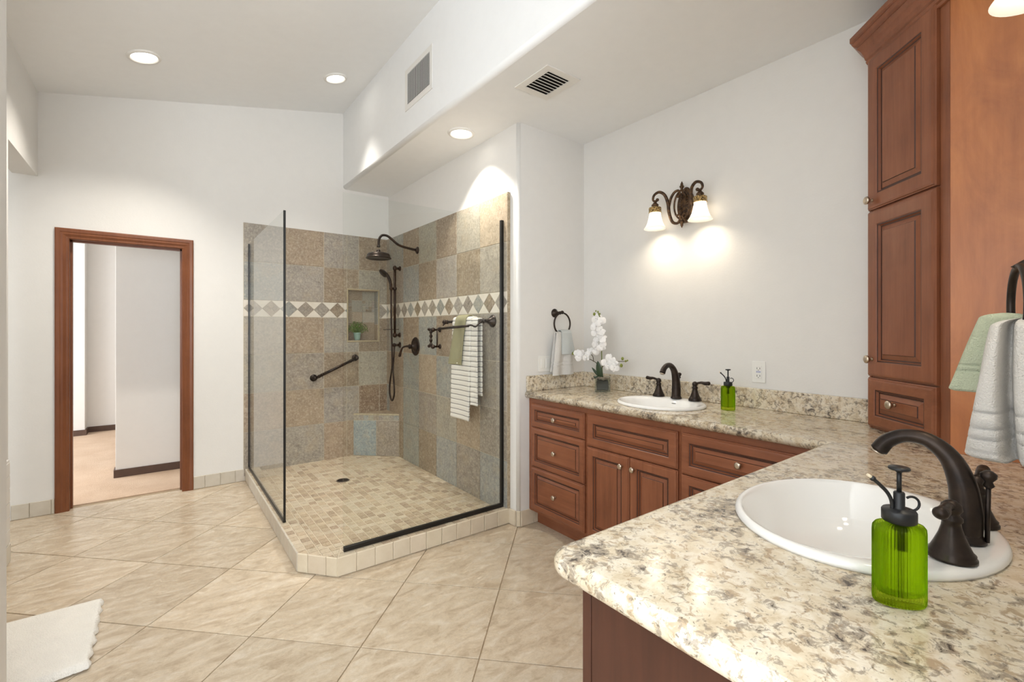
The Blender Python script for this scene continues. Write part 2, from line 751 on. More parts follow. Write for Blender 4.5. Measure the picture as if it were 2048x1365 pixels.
def clip_poly(poly, a, b, c):
    """keep the side a*x+b*y<=c"""
    out = []
    for i in range(len(poly)):
        p, q = poly[i], poly[(i + 1) % len(poly)]
        dp, dq = a * p[0] + b * p[1] - c, a * q[0] + b * q[1] - c
        if dp <= 0: out.append(p)
        if (dp < 0 < dq) or (dq < 0 < dp):
            t = dp / (dp - dq)
            out.append((p[0] + (q[0] - p[0]) * t, p[1] + (q[1] - p[1]) * t))
    return out


def area2(poly):
    return sum(poly[i][0] * poly[(i + 1) % len(poly)][1] - poly[(i + 1) % len(poly)][0] * poly[i][1] for i in range(len(poly))) / 2


def inset_poly(poly, d):
    """inset a convex counter-clockwise polygon"""
    if area2(poly) < 0: poly = poly[::-1]
    q = list(poly)
    n = len(poly)
    for i in range(n):
        p0, p1 = poly[i], poly[(i + 1) % n]
        ex, ey = p1[0] - p0[0], p1[1] - p0[1]
        L = sqrt(ex * ex + ey * ey)
        if L < 1e-6: continue
        nx, ny = ey / L, -ex / L
        q = clip_poly(q, nx, ny, nx * p0[0] + ny * p0[1] - d)
        if len(q) < 3: return []
    return q


def tile_poly(mb, poly, col, h=0.005, gap=0.003, bev=0.0012):
    a = inset_poly(poly, gap / 2)
    if len(a) < 3 or abs(area2(a)) < 2e-5: return
    n = len(a)
    cx, cy = sum(p[0] for p in a) / n, sum(p[1] for p in a) / n
    b = inset_poly(a, bev)
    if len(b) != n: b = [(p[0] + (cx - p[0]) * 0.02, p[1] + (cy - p[1]) * 0.02) for p in a]
    r0 = [mb.v((p[0], p[1], 0)) for p in a]
    r1 = [mb.v((p[0], p[1], h - bev)) for p in a]
    # b may start at a different corner: match by nearest
    k = min(range(n), key=lambda i: (b[i][0] - a[0][0]) ** 2 + (b[i][1] - a[0][1]) ** 2)
    b = b[k:] + b[:k]
    r2 = [mb.v((p[0], p[1], h)) for p in b]
    for x, y in ((r0, r1), (r1, r2)):
        for i in range(n):
            j = (i + 1) % n
            mb.f([x[i], x[j], y[j], y[i]], False, col)
    mb.f(r2, False, col)


def rect(s0, t0, s1, t1):
    return [(s0, t0), (s1, t0), (s1, t1), (s0, t1)]


def jit(c, a=0.06):
    k = 1 + random.uniform(-a, a)
    return tuple(max(0.0, min(1.0, x * k + random.uniform(-0.004, 0.004))) for x in c[:3])


def raised_panel(mb, x0, y0, x1, y1, stile=0.055, th=0.02, flat=0.028):
    """Raised-panel door or drawer front lying in the local xy plane, front towards +z."""
    prof = [(0, 0), (0, th * 0.62), (0.004, th * 0.72), (0.006, th * 0.9), (0.014, th), (stile - 0.008, th), (stile - 0.005, th * 0.86), (stile, th * 0.8), (stile + 0.004, th * 0.4), (stile + 0.009, th * 0.36),
            (stile + flat - 0.003, th * 0.74), (stile + flat - 0.001, th * 0.9), (stile + flat + 0.003, th * 0.92)]
    rings = []
    for i, z in prof:
        rings.append([(x0 + i, y0 + i, z), (x1 - i, y0 + i, z), (x1 - i, y1 - i, z), (x0 + i, y1 - i, z)])
    mb.mi = 0
    mb.loft(rings[:7], True, True, False, smooth=False)
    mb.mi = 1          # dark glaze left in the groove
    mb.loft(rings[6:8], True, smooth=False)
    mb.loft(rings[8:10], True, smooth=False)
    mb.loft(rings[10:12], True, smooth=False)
    mb.mi = 0
    mb.loft(rings[7:9], True, smooth=False)
    mb.loft(rings[9:11], True, smooth=False)
    mb.loft(rings[11:], True, False, True, smooth=False)


def knob(parent, pos, nrm, name='knob', s=1.0):
    k = MB()
    k.lathe([(0.007 * s, 0), (0.0075 * s, 0.003), (0.005 * s, 0.006), (0.005 * s, 0.012 * s), (0.013 * s, 0.016 * s), (0.016 * s, 0.021 * s), (0.015 * s, 0.025 * s), (0.010 * s, 0.028 * s), (0.006 * s, 0.029 * s), (0.0001, 0.0285 * s)], pos, nrm, 20)
    return tag(k.build(name, 'nickel', parent), 'brushed nickel knob')


# ------------------------------------------------------------------ key dimensions
YB = 4.74          # tiled face of the back wall
XS = 1.925         # tiled face of the shower's right wall
XV = 2.59          # vanity wall
YR = 2.494         # short return wall between shower and vanity
ZC = 0.925         # counter top
NS = (1.35 - ZC) / 0.433
ZL = 2.774         # lowered ceiling
XF = 1.47          # soffit face
XL = -0.707        # left wall


def zceil(x):
    return 3.077 + 0.21 * (x + 0.707)


# ------------------------------------------------------------------ floor
fl = MB()
fl.mi = 0
fl.box(-2.4, -2.2, -0.06, 2.7, 4.86, -0.005)
E1 = 0.364
fl.mi = 1
base = (0.314, 3.049)
for i in range(-14, 15):
    for j in range(-14, 15):
        cx = base[0] + E1 * (i + j)
        cy = base[1] + E1 * (j - i)
        poly = [(cx, cy), (cx + E1, cy - E1), (cx + 2 * E1, cy), (cx + E1, cy + E1)]
        for a, b, c in ((1, 0, 2.6), (-1, 0, 2.4), (0, 1, 4.80), (0, -1, 2.2)):
            poly = clip_poly(poly, a, b, c)
            if len(poly) < 3: break
        if len(poly) < 3: continue
        old = fl.M
        fl.M = Matrix.Translation((0, 0, -0.005))
        tile_poly(fl, poly, (random.random(), random.random(), random.random()), 0.005, 0.005, 0.001)
        fl.M = old
structure(fl.build('floor', ['floor_grout', 'floor_tile']), 'large beige stone-look floor tiles laid diagonally')

cp = MB()
cp.box(-3.0, 4.862, -0.05, 2.6, 9.0, 0.004)
structure(cp.build('floor_hall', 'carpet'), 'beige hall carpet beyond the doorway')

# ------------------------------------------------------------------ walls
DL, DR, DT = -0.54, 0.145, 2.03       # door opening
PY0, PY1 = YB + 0.012, YB + 0.122
NX0, NX1, NZ0, NZ1 = 1.517, 1.832, 1.24, 1.76
wb = MB()
HT = 3.75
wb.box(-2.4, PY0, 0, DL - 0.02, PY1, HT)
wb.box(DL - 0.02, PY0, DT + 0.02, DR + 0.02, PY1, HT)
wb.box(DR + 0.02, PY0, 0, NX0, PY1, HT)
wb.box(NX0, PY0, 0, NX1, PY1, NZ0)
wb.box(NX0, PY0, NZ1, NX1, PY1, HT)
wb.box(NX1, PY0, 0, 2.0, PY1, HT)
wb.box(NX0, PY1 - 0.012, NZ0, NX1, PY1, NZ1)
structure(wb.build('wall_back', 'wall_paint'))

wr = MB()
R = 0.022
xw, yw = 1.949, YR
pts = [(2.72, yw), (2.72, PY0), (xw, PY0)] + [(xw + R - R * cos(a), yw + R - R * sin(a)) for a in [pi / 2 * k / 6 for k in range(7)]]
wr.prism(pts, 0, 2.85)
for f in wr.bm.faces: f.smooth = abs(f.normal.z) < 0.5 and f.calc_area() < 0.05
structure(wr.build('wall_shower', 'wall_paint'))
wv = MB()
wv.box(XV, -0.1, 0, XV + 0.13, YR, 2.85)
structure(wv.build('wall_right', 'wall_paint'))
wf = MB()
wf.box(0.62, -0.11, 0, XV, 0.0, 3.75)
structure(wf.build('wall_front', 'wall_paint'))
wl = MB()
wl.box(XL - 0.13, 2.15, 0, XL, 3.93, 3.5)
wl.box(XL - 0.13, 3.93, 2.466, XL, PY0, 3.5)
structure(wl.build('wall_left', 'wall_paint'))
wp = MB()
wp.box(XL - 0.13, 2.03, 0, -0.388, 2.15, 3.5, 0.012)
structure(wp.build('wall_pier', 'wall_paint'))


def wall_with_hole(name, fr, w, z1, h0, h1, a0, a1, th):
    m = MB()
    m.M = fr
    m.box(0, 0, 0, a0, th, z1)
    m.box(a1, 0, 0, w, th, z1)
    m.box(a0, 0, 0, a1, th, h0)
    m.box(a0, 0, h1, a1, th, z1)
    structure(m.build(name, 'wall_paint'))


wall_with_hole('wall_rear', frame((-2.4, -2.2, 0), (1, 0, 0), (0, -1, 0), (0, 0, 1)), 3.1, 3.75, 0.85, 2.6, 0.45, 2.85, 0.12)
wall_with_hole('wall_tub', frame((-2.4, -2.2, 0), (0, 1, 0), (-1, 0, 0), (0, 0, 1)), 7.0, 3.4, 0.85, 2.6, 1.15, 3.85, 0.12)
w2 = MB()
w2.box(0.62, -2.2, 0, 0.74, -0.11, 3.75)
structure(w2.build('wall_side', 'wall_paint'))
for nm, fr, w in (('unseen_window_1', frame((-1.95, -2.2, 0.85), (1, 0, 0), (0, -1, 0), (0, 0, 1)), 2.4), ('unseen_window_2', frame((-2.4, -1.05, 0.85), (0, 1, 0), (-1, 0, 0), (0, 0, 1)), 2.7)):  # unseen windows, added as openings for the light
    m = MB()
    m.M = fr
    H = 1.75
    for x in (0, w / 2 - 0.03, w - 0.06): m.box(x, 0.03, 0, x + 0.06, 0.09, H, 0.006)
    m.box(0, 0.03, 0, w, 0.09, 0.06, 0.006)
    m.box(0, 0.03, H - 0.06, w, 0.09, H, 0.006)
    structure(m.build(nm, 'white_metal'))

# ceilings
ce = MB()
ce.loft([[(-2.42, -2.3, zceil(-2.42)), (XF + 0.1, -2.3, zceil(XF + 0.1)), (XF + 0.1, PY1, zceil(XF + 0.1)), (-2.42, PY1, zceil(-2.42))],
         [(-2.42, -2.3, zceil(-2.42) + 0.1), (XF + 0.1, -2.3, zceil(XF + 0.1) + 0.1), (XF + 0.1, PY1, zceil(XF + 0.1) + 0.1), (-2.42, PY1, zceil(-2.42) + 0.1)]], True, True, True, False)
structure(ce.build('ceiling', 'ceiling_paint'))
so = MB()
RB = 0.03
prof = [(2.72, ZL), (XF + RB, ZL)] + [(XF + RB - RB * sin(a), ZL + RB - RB * cos(a)) for a in [pi / 2 * k / 6 for k in range(1, 7)]] + [(XF, 3.62), (2.72, 3.62)]
so.loft([[(x, 0.0, z) for x, z in prof], [(x, PY0, z) for x, z in prof]], True, True, True, False)
for f in so.bm.faces: f.smooth = f.calc_area() < 0.06
structure(so.build('ceiling_soffit', 'ceiling_paint'), 'lowered white ceiling over shower and vanity with vertical face')

# hall beyond the doorway
hw = MB()
hw.box(-0.325, 5.54, 0, 2.6, 5.66, 2.75, 0.004)
structure(hw.build('wall_hall_near', 'wall_paint'))
hw = MB()
hw.box(-3.1, 8.02, 0, -0.765, 8.4, 2.75, 0.006)
hw.box(-0.765, 8.22, 0, 2.6, 8.4, 2.75)
hw.box(2.6, 4.86, 0, 2.7, 8.4, 2.75)
structure(hw.build('wall_hall_far', 'wall_paint'))
hc = MB()
hc.box(-3.1, PY1, 2.7, 2.7, 8.4, 2.8)
structure(hc.build('ceiling_hall', 'ceiling_paint'))
hb = MB()
hb.box(-0.337, 5.526, 0.004, 2.6, 5.54, 0.075, 0.003)
hb.box(-0.337, 5.54, 0.004, -0.325, 5.66, 0.075)
structure(hb.build('baseboard_hall_near', 'dark_base'))
hb = MB()
hb.box(-3.0, 8.006, 0.004, -0.751, 8.02, 0.075)
hb.box(-0.765, 8.02, 0.004, -0.751, 8.22, 0.075)
hb.box(-0.751, 8.206, 0.004, 2.6, 8.22, 0.075)
structure(hb.build('baseboard_hall_far', 'dark_base'))

# door casing and jamb
dc = bpy.data.objects.new('door_1', None)
COL.objects.link(dc)
dc.location = ((DL + DR) / 2, YB, 0)
dc['_o'] = tuple(dc.location)
TMP.append(dc)
structure(dc, 'open doorway with reddish brown wood casing')
CW = 0.078
cprof = [(0, 0), (0, 0.009), (0.006, 0.013), (0.016, 0.011), (0.022, 0.013), (0.034, 0.018), (0.046, 0.016), (0.052, 0.019), (0.070, 0.019), (0.078, 0.014), (0.078, 0)]


def casing_rings(y, sgn):
    rings = []
    for o, d in cprof:
        yy = y - sgn * d
        rings.append([(DL - o, yy, 0), (DL - o, yy, DT + o), (DR + o, yy, DT + o), (DR + o, yy, 0)])
    return rings


m = MB()
m.loft(casing_rings(PY0, 1), False, smooth=False)
m.build('casing', 'oak_trim_vertical', dc)
m = MB()
m.loft(casing_rings(PY1, -1), False, smooth=False)
m.build('casing', 'oak_trim_vertical', dc)
m = MB()
m.box(DL - 0.02, PY0 - 0.001, 0, DL, PY1 + 0.001, DT)
m.box(DR, PY0 - 0.001, 0, DR + 0.02, PY1 + 0.001, DT)
m.box(DL - 0.02, PY0 - 0.001, DT, DR + 0.02, PY1 + 0.001, DT + 0.02)
m.box(DL, PY0 + 0.05, 0, DL + 0.012, PY0 + 0.085, DT)
m.box(DR - 0.012, PY0 + 0.05, 0, DR, PY0 + 0.085, DT)
m.box(DL, PY0 + 0.05, DT - 0.012, DR, PY0 + 0.085, DT)
m.build('jamb', 'oak_trim_vertical', dc)

# ------------------------------------------------------------------ tile baseboards
CT = srgb(222, 209, 186)
GT = srgb(206, 198, 184)


def baseboard(name, segs, col, h=0.108, pitch=0.112, th=0.010):
    m = MB()
    for (x0, y0), (x1, y1), (nx, ny), off in segs:
        L = sqrt((x1 - x0) ** 2 + (y1 - y0) ** 2)
        u = ((x1 - x0) / L, (y1 - y0) / L, 0)
        m.M = frame((x0, y0, 0.0), u, (0, 0, 1), (nx, ny, 0))
        m.mi = 0
        m.box(0, 0, 0.0005, L, h - 0.002, th * 0.5)
        m.mi = 1
        k = off
        m.M = frame((x0 + nx * th * 0.4, y0 + ny * th * 0.4, 0.0), u, (0, 0, 1), (nx, ny, 0))
        while k < L - 1e-4:
            a, b = max(0, k), min(L, k + pitch)
            if b - a > 0.01: tile_poly(m, rect(a, 0.001, b, h), jit(col, 0.04), th * 0.75, 0.003, 0.0015)
            k += pitch
    return structure(m.build(name, ['grout', 'cream_tile']))


baseboard('baseboard_back', [((DR + CW, PY0), (0.606, PY0), (0, -1), -0.03), ((-0.84, PY0), (DL - CW, PY0), (0, -1), -0.02), ((-2.39, PY0), (-0.85, PY0), (0, -1), -0.02)], GT)
baseboard('baseboard_return', [((XS + 0.022, YR + 0.09), (XS + 0.022, YR + 0.02), (-1, 0), -0.02), ((XS + 0.024, YR + 0.02), (XS + 0.044, YR), (-0.7071, -0.7071), 0), ((XS + 0.044, YR), (2.13, YR), (0, -1), 0.0)], CT)
baseboard('baseboard_left', [((XL, 3.93), (XL, 2.2), (1, 0), 0.0), ((XL - 0.13, 3.93), (XL, 3.93), (0, 1), 0)], srgb(228, 222, 210))

# ------------------------------------------------------------------ shower: wall tile
TC = {
    'T': srgb(176, 156, 132), 'B': srgb(160, 141, 118), 'D': srgb(146, 123, 100), 'G': srgb(172, 163, 151), 'E': srgb(163, 152, 138),
    'S': srgb(174, 167, 150), 'U': srgb(162, 163, 156), 'L': srgb(192, 174, 148), 'C': srgb(180, 171, 154), 'W': srgb(167, 168, 158), 'P': srgb(164, 174, 174)}  # L: light on the top front tile is put into its tan
P = 0.347
rowz = [2.316, 1.969, 1.622, 1.473, 1.126, 0.779, 0.432, 0.047]
rows = [(1.969, 2.316), (1.622, 1.969), (1.126, 1.473), (0.779, 1.126), (0.432, 0.779), (0.04, 0.432)]
backmap = ['GTGB', 'UGBS', 'CTGB', 'CEBS', 'TTGD', 'EGTT']
backx = [0.592, 0.937, 1.282, 1.627, XS + 0.012]
rightmap = ['LCBSBUG', 'CBGBUEB', 'GGBUBUE', 'GWUTUBB', 'ETSEWTU', 'UEUBWBE']
righty = [2.587 + P * k for k in range(7)] + [YB + 0.012]
CRM = srgb(230, 222, 208)


def band(mb, s0, s1, t0, t1, phase, skip=None):
    """Listello: squares on their points between cream triangles; every other square is split in four."""
    h = t1 - t0
    n0 = int(math.floor((s0 - phase) / h)) - 1
    k = n0
    while phase + k * h < s1 + h:
        c = phase + k * h
        tm = (t0 + t1) / 2
        dia = [(c - h / 2, tm), (c, t0), (c + h / 2, tm), (c, t1)]
        col = jit(TC[('G', 'B', 'U', 'E')[k % 4]], 0.08)
        pieces = []
        if k % 2:
            q = [((dia[i][0] + dia[(i + 1) % 4][0]) / 2, (dia[i][1] + dia[(i + 1) % 4][1]) / 2) for i in range(4)]
            cc = (c, tm)
            for i in range(4):
                pieces.append(([dia[i], q[i], cc, q[i - 1]], jit(col, 0.12), 0))
        else:
            pieces.append((dia, col, 0))
        pieces.append(([(c, t0), (c + h, t0), (c + h / 2, tm)], jit(CRM, 0.03), 1))
        pieces.append(([(c, t1), (c + h / 2, tm), (c + h, t1)], jit(CRM, 0.03), 1))
        for poly, cl, cream in pieces:
            if area2(poly) < 0: poly = poly[::-1]
            for a, b, cc in ((1, 0, s1), (-1, 0, -s0)):
                poly = clip_poly(poly, a, b, cc)
                if len(poly) < 3: break
            if len(poly) < 3: continue
            mb.mi = 2 if cream else 1
            for part in cut_rect(poly, skip):
                tile_poly(mb, part, cl, 0.006, 0.0025, 0.001)
        k += 1


def cut_rect(poly, r):
    """remove a rectangle from a convex polygon, returns convex pieces"""
    if r is None: return [poly]
    x0, y0, x1, y1 = r
    out = []
    rest = poly
    for a, b, c in ((1, 0, x0), (-1, 0, -x1), (0, 1, y0), (0, -1, -y1)):
        p = clip_poly(rest, a, b, c)
        if len(p) >= 3 and abs(area2(p)) > 1e-5: out.append(p)
        rest = clip_poly(rest, -a, -b, -c)
        if len(rest) < 3: break
    return out


NR = (NX0 - 0.012, NZ0 - 0.012, NX1 + 0.012, NZ1 + 0.012)
tb = MB()
tb.mi = 0
for q in cut_rect(rect(0.592, 0.03, XS + 0.012, 2.314), NR):
    tb.M = frame((0, PY0, 0), (1, 0, 0), (0, 0, 1), (0, -1, 0))
    tb.prism(q, 0, 0.007)
tb.M = frame((0, PY0 - 0.006, 0), (1, 0, 0), (0, 0, 1), (0, -1, 0))
for r, (z0, z1) in enumerate(rows):
    for c in range(4):
        tb.mi = 1
        col = jit(TC[backmap[r][c]], 0.05)
        for q in cut_rect(rect(backx[c], z0, backx[c + 1], z1), NR):
            tile_poly(tb, q, col, 0.006, 0.0048, 0.0012)
band(tb, 0.592, XS + 0.012, 1.473, 1.622, 0.592 + 0.0745, NR)
back_tile = structure(tb.build('wall_shower_tile_back', ['grout', 'slate_tile', 'cream_tile']), 'slate-look tile on the back shower wall with diamond band')

tr_ = MB()
tr_.mi = 0
# local s runs from the front edge towards the back wall (world +y), normal is -x
tr_.M = frame((1.949, 0, 0), (0, 1, 0), (0, 0, 1), (-1, 0, 0))
tr_.prism(rect(2.588, 0.03, YB + 0.006, 2.314), 0, 0.019)
tr_.M = frame((1.949 - 0.018, 0, 0), (0, 1, 0), (0, 0, 1), (-1, 0, 0))
for r, (z0, z1) in enumerate(rows):
    for c in range(7):
        tr_.mi = 1
        tile_poly(tr_, rect(righty[c], z0, righty[c + 1], z1), jit(TC[rightmap[r][c]], 0.05), 0.006, 0.0048, 0.0012)
band(tr_, 2.587, YB + 0.006, 1.473, 1.622, 2.587 + 0.0745)
tr_.M = Matrix.Identity(4)
tr_.mi = 1
for z0, z1 in rows + [(1.473, 1.622)]:
    tr_.box(XS, 2.5835, z0 + 0.001, 1.949, 2.5885, z1 - 0.001, 0.001, srgb(178, 160, 132)[:3])
structure(tr_.build('wall_shower_tile_right', ['grout', 'slate_tile', 'cream_tile']), 'slate-look tile on the right shower wall with diamond band')

# niche: tiled recess with a pencil frame
ni = thing('wall_niche', 'recessed tiled shower niche in the back shower wall', 'niche', ((NX0 + NX1) / 2, YB, NZ0))
ni['kind'] = 'structure'
m = MB()
for a in (rect(NX0 - 0.012, NZ0 - 0.012, NX1 + 0.012, NZ0), rect(NX0 - 0.012, NZ1, NX1 + 0.012, NZ1 + 0.012)):
    m.box(a[0][0], PY0 - 0.016, a[0][1], a[2][0], PY0 + 0.004, a[2][1], 0.004, srgb(188, 172, 140)[:3])
for x in (NX0 - 0.012, NX1):
    m.box(x, PY0 - 0.016, NZ0, x + 0.012, PY0 + 0.004, NZ1, 0.004, srgb(188, 172, 140)[:3])
m.build('frame', 'cream_tile', ni)
m = MB()
m.mi = 0
yb = PY1 - 0.014
m.box(NX0, yb - 0.002, NZ0, NX1, yb, NZ1)
m.mi = 1
m.M = frame((0, yb - 0.003, 0), (1, 0, 0), (0, 0, 1), (0, -1, 0))
big = [(0.0, 0.0, 0.18, 0.19, 'D'), (0.18, 0.0, 0.315, 0.19, 'B'), (0.0, 0.19, 0.07, 0.3, 'B'), (0.07, 0.19, 0.18, 0.3, 'T'), (0.18, 0.19, 0.315, 0.3, 'C'),
       (0.07, 0.3, 0.18, 0.42, 'S'), (0.0, 0.42, 0.18, 0.52, 'B'), (0.18, 0.42, 0.315, 0.52, 'S')]
for x0, z0, x1, z1, c in big: tile_poly(m, rect(NX0 + x0, NZ0 + z0, NX0 + x1, NZ0 + z1), jit(TC[c]), 0.005, 0.003)
for X0, n_, X1 in ((0.0, 2, 0.07), (0.18, 4, 0.315)):
    w = (X1 - X0) / n_
    for i in range(n_):
        for j in range(4): tile_poly(m, rect(NX0 + X0 + w * i, NZ0 + 0.3 + 0.03 * j, NX0 + X0 + w * (i + 1), NZ0 + 0.33 + 0.03 * j), jit(TC['BGES'[random.randrange(4)]], 0.15), 0.005, 0.003)
for ox, nx in ((NX0, 1), (NX1, -1)):
    m.M = frame((ox, PY0, 0), (0, 1, 0), (0, 0, 1), (nx, 0, 0))
    for z0, z1, c in ((0, 0.17, 'T'), (0.17, 0.34, 'U'), (0.34, 0.52, 'U')): tile_poly(m, rect(0.0, NZ0 + z0, yb - PY0, NZ0 + z1), jit(TC[c if nx < 0 else 'B']), 0.005, 0.003)
for oz, nz in ((NZ0, 1), (NZ1, -1)):
    m.M = frame((0, PY0, oz), (1, 0, 0), (0, 1, 0), (0, 0, nz))
    tile_poly(m, rect(NX0, 0, NX1, yb - PY0), jit(TC['B']), 0.005, 0.003)
m.build('tiled_recess', ['grout', 'mosaic_tile'], ni)

# ------------------------------------------------------------------ shower base: curb and mosaic floor
CW_ = 0.115
ZK = 0.107
outer = [(0.606, PY0), (0.606, 2.775), (0.767, 2.582), (XS + 0.022, 2.582)]


def offset_line(pts, d):
    out = []
    for i, p in enumerate(pts):
        ns = []
        for a, b in ((i - 1, i), (i, i + 1)):
            if a < 0 or b >= len(pts): continue
            ex, ey = pts[b][0] - pts[a][0], pts[b][1] - pts[a][1]
            L = sqrt(ex * ex + ey * ey)
            ns.append((-ey / L, ex / L))
        if len(ns) == 1:
            out.append((p[0] + ns[0][0] * d, p[1] + ns[0][1] * d))
        else:
            bx, by = ns[0][0] + ns[1][0], ns[0][1] + ns[1][1]
            L = sqrt(bx * bx + by * by)
            bx, by = bx / L, by / L
            k = d / (bx * ns[0][0] + by * ns[0][1])
            out.append((p[0] + bx * k, p[1] + by * k))
    return out


inner = offset_line(outer, CW_)
sb = thing('shower_pan', 'cream tiled shower curb around the sunken mosaic floor behind the glass', 'shower floor', (1.25, 3.6, 0))
m = MB()
m.mi = 0
core_o = offset_line(outer, 0.006)
for i in range(3):
    m.prism([core_o[i], core_o[i + 1], inner[i + 1], inner[i]], 0.0, ZK - 0.006)
m.mi = 1
for i in range(3):
    a, b = outer[i], outer[i + 1]
    L = sqrt((b[0] - a[0]) ** 2 + (b[1] - a[1]) ** 2)
    u = ((b[0] - a[0]) / L, (b[1] - a[1]) / L, 0)
    n = (u[1], -u[0], 0)
    # outward normal points away from the shower interior
    cxm, cym = (a[0] + b[0]) / 2 - 1.25, (a[1] + b[1]) / 2 - 3.6
    if n[0] * cxm + n[1] * cym < 0: n = (-n[0], -n[1], 0)
    m.M = frame((a[0] - n[0] * 0.008, a[1] - n[1] * 0.008, 0), u, (0, 0, 1), n)
    if i == 1:
        ed = [0, 0.066, 0.181, L]
    else:
        k = 18 if i == 0 else 11
        ed = [L * q / k for q in range(k + 1)]
    for q in range(len(ed) - 1):
        tile_poly(m, rect(ed[q], 0.001, ed[q + 1], ZK), jit(CT if i else GT, 0.03), 0.009, 0.003, 0.003)
m.M = Matrix.Identity(4)
m.build('curb', ['grout', 'cream_tile'], sb)

mosaic_cols = [srgb(208, 192, 166), srgb(201, 182, 154), srgb(196, 175, 147), srgb(210, 195, 171), srgb(184, 163, 136), srgb(204, 187, 161), srgb(174, 152, 127)]


def mosaic(mb, polyclip, z, pitch=0.053, x0=0.606, y0=2.582, cols=mosaic_cols):
    poly0 = polyclip if area2(polyclip) > 0 else polyclip[::-1]
    xs = [p[0] for p in poly0]
    ys = [p[1] for p in poly0]
    mb.M = Matrix.Translation((0, 0, z))
    for i in range(int((min(xs) - x0) / pitch) - 1, int((max(xs) - x0) / pitch) + 2):
        for j in range(int((min(ys) - y0) / pitch) - 1, int((max(ys) - y0) / pitch) + 2):
            q = rect(x0 + i * pitch, y0 + j * pitch, x0 + (i + 1) * pitch, y0 + (j + 1) * pitch)
            for k in range(len(poly0)):
                p, r = poly0[k], poly0[(k + 1) % len(poly0)]
                ex, ey = r[0] - p[0], r[1] - p[1]
                q = clip_poly(q, ey, -ex, ey * p[0] - ex * p[1])
                if len(q) < 3: break
            if len(q) < 3: continue
            tile_poly(mb, q, jit(random.choice(cols), 0.06), 0.005, 0.0055, 0.001)
    mb.M = Matrix.Identity(4)


m = MB()
m.mi = 0
m.prism([inner[0], inner[1], inner[2], inner[3], (XS + 0.022, PY0)], 0.0, 0.068)
m.mi = 1
mosaic(m, [(inner[0][0], PY0), inner[1], inner[2], (XS, inner[3][1]), (XS, PY0)], 0.066)
for i in range(3):
    mosaic(m, [outer[i], outer[i + 1], inner[i + 1], inner[i]], ZK - 0.007)
m.build('mosaic_floor', ['grout', 'mosaic_tile'], sb)

dr = thing('floor_drain', 'round metal drain grate in the mosaic shower floor', 'drain', (1.235, 4.0, 0.071))
m = MB()
m.lathe([(0.052, 0), (0.055, 0.002), (0.050, 0.005), (0.046, 0.004), (0.0001, 0.004)], (1.235, 4.0, 0.070), seg=32)
m.build('rim', 'drain_metal', dr)
m = MB()
for k in range(-3, 4):
    w = sqrt(max(0.0, 0.044 ** 2 - (k * 0.012) ** 2))
    m.box(1.235 - w, 4.0 + k * 0.012 - 0.0025, 0.0745, 1.235 + w, 4.0 + k * 0.012 + 0.0025, 0.0755)
m.build('slots', 'dark_gap', dr)

# corner seat
cs = thing('shower_bench', 'small tiled corner seat in the back right corner of the shower', 'shower seat', (1.85, 4.65, 0.07))
A_, B_, C_ = (1.571, YB), (XS, 4.42), (XS, YB)
m = MB()
m.mi = 0
ZT = 0.50
m.prism([A_, B_, C_], 0.071, ZT - 0.006)
L = sqrt((B_[0] - A_[0]) ** 2 + (B_[1] - A_[1]) ** 2)
u = ((B_[0] - A_[0]) / L, (B_[1] - A_[1]) / L, 0)
n = (u[1], -u[0], 0)
if n[0] > 0: n = (-n[0], -n[1], 0)
m.M = frame((A_[0] - n[0] * 0.002, A_[1] - n[1] * 0.002, 0), u, (0, 0, 1), n)
m.mi = 1
tile_poly(m, rect(0, 0.072, L / 2, 0.43), jit(TC['P'], 0.02), 0.006, 0.003)
tile_poly(m, rect(L / 2, 0.072, L, 0.43), jit(TC['E'], 0.02), 0.006, 0.003)
for k in range(9):
    tile_poly(m, rect(L * k / 9, 0.432, L * (k + 1) / 9, 0.482), jit(TC['CGUSEG'[k % 6]], 0.08), 0.006, 0.003)
tile_poly(m, rect(0, 0.484, L, ZT), srgb(190, 176, 146)[:3], 0.008, 0.002, 0.003)
m.M = Matrix.Translation((0, 0, ZT - 0.007))
tile_poly(m, [A_, B_, C_], TC['B'][:3], 0.006, 0.003)
m.M = Matrix.Identity(4)
m.build('seat_block', ['grout', 'slate_tile'], cs)

# ------------------------------------------------------------------ glass panels
GZ = 2.123
YG = 2.638
XG = 0.638


def glass_panel(name, label, x0, y0, x1, y1):
    t = thing(name, label, 'shower glass', ((x0 + x1) / 2, (y0 + y1) / 2, ZK))
    m = MB()
    m.box(x0, y0, ZK + 0.012, x1, y1, GZ)
    m.build('glass_pane', 'shower_glass', t)
    return t


gl = glass_panel('glass_panel', 'frameless glass panel on the left side of the shower, nearest the doorway', XG - 0.005, 3.267, XG + 0.005, YB - 0.004)
m = MB()
m.box(XG - 0.009, 3.265, ZK - 0.001, XG + 0.009, YB, ZK + 0.018, 0.002)
m.build('bottom_channel', 'black_gasket', gl)
m = MB()
m.box(XG - 0.010, YB - 0.018, ZK + 0.018, XG + 0.010, YB, GZ, 0.002)
m.build('wall_channel', 'black_gasket', gl)
m = MB()
m.box(XG - 0.007, 3.259, ZK + 0.014, XG + 0.007, 3.268, GZ, 0.002)
m.build('edge_seal', 'black_gasket', gl)
gr = glass_panel('glass_panel', 'tall frameless glass panel at the front of the shower, with a black bottom channel', 0.816, YG - 0.005, XS - 0.006, YG + 0.005)
m = MB()
m.box(0.818, YG - 0.010, ZK - 0.001, XS - 0.001, YG + 0.010, ZK + 0.026, 0.002)
m.build('bottom_channel', 'black_gasket', gr)
m = MB()
m.box(XS - 0.022, YG - 0.011, ZK + 0.026, XS - 0.001, YG + 0.011, GZ, 0.002)
m.build('wall_channel', 'black_gasket', gr)

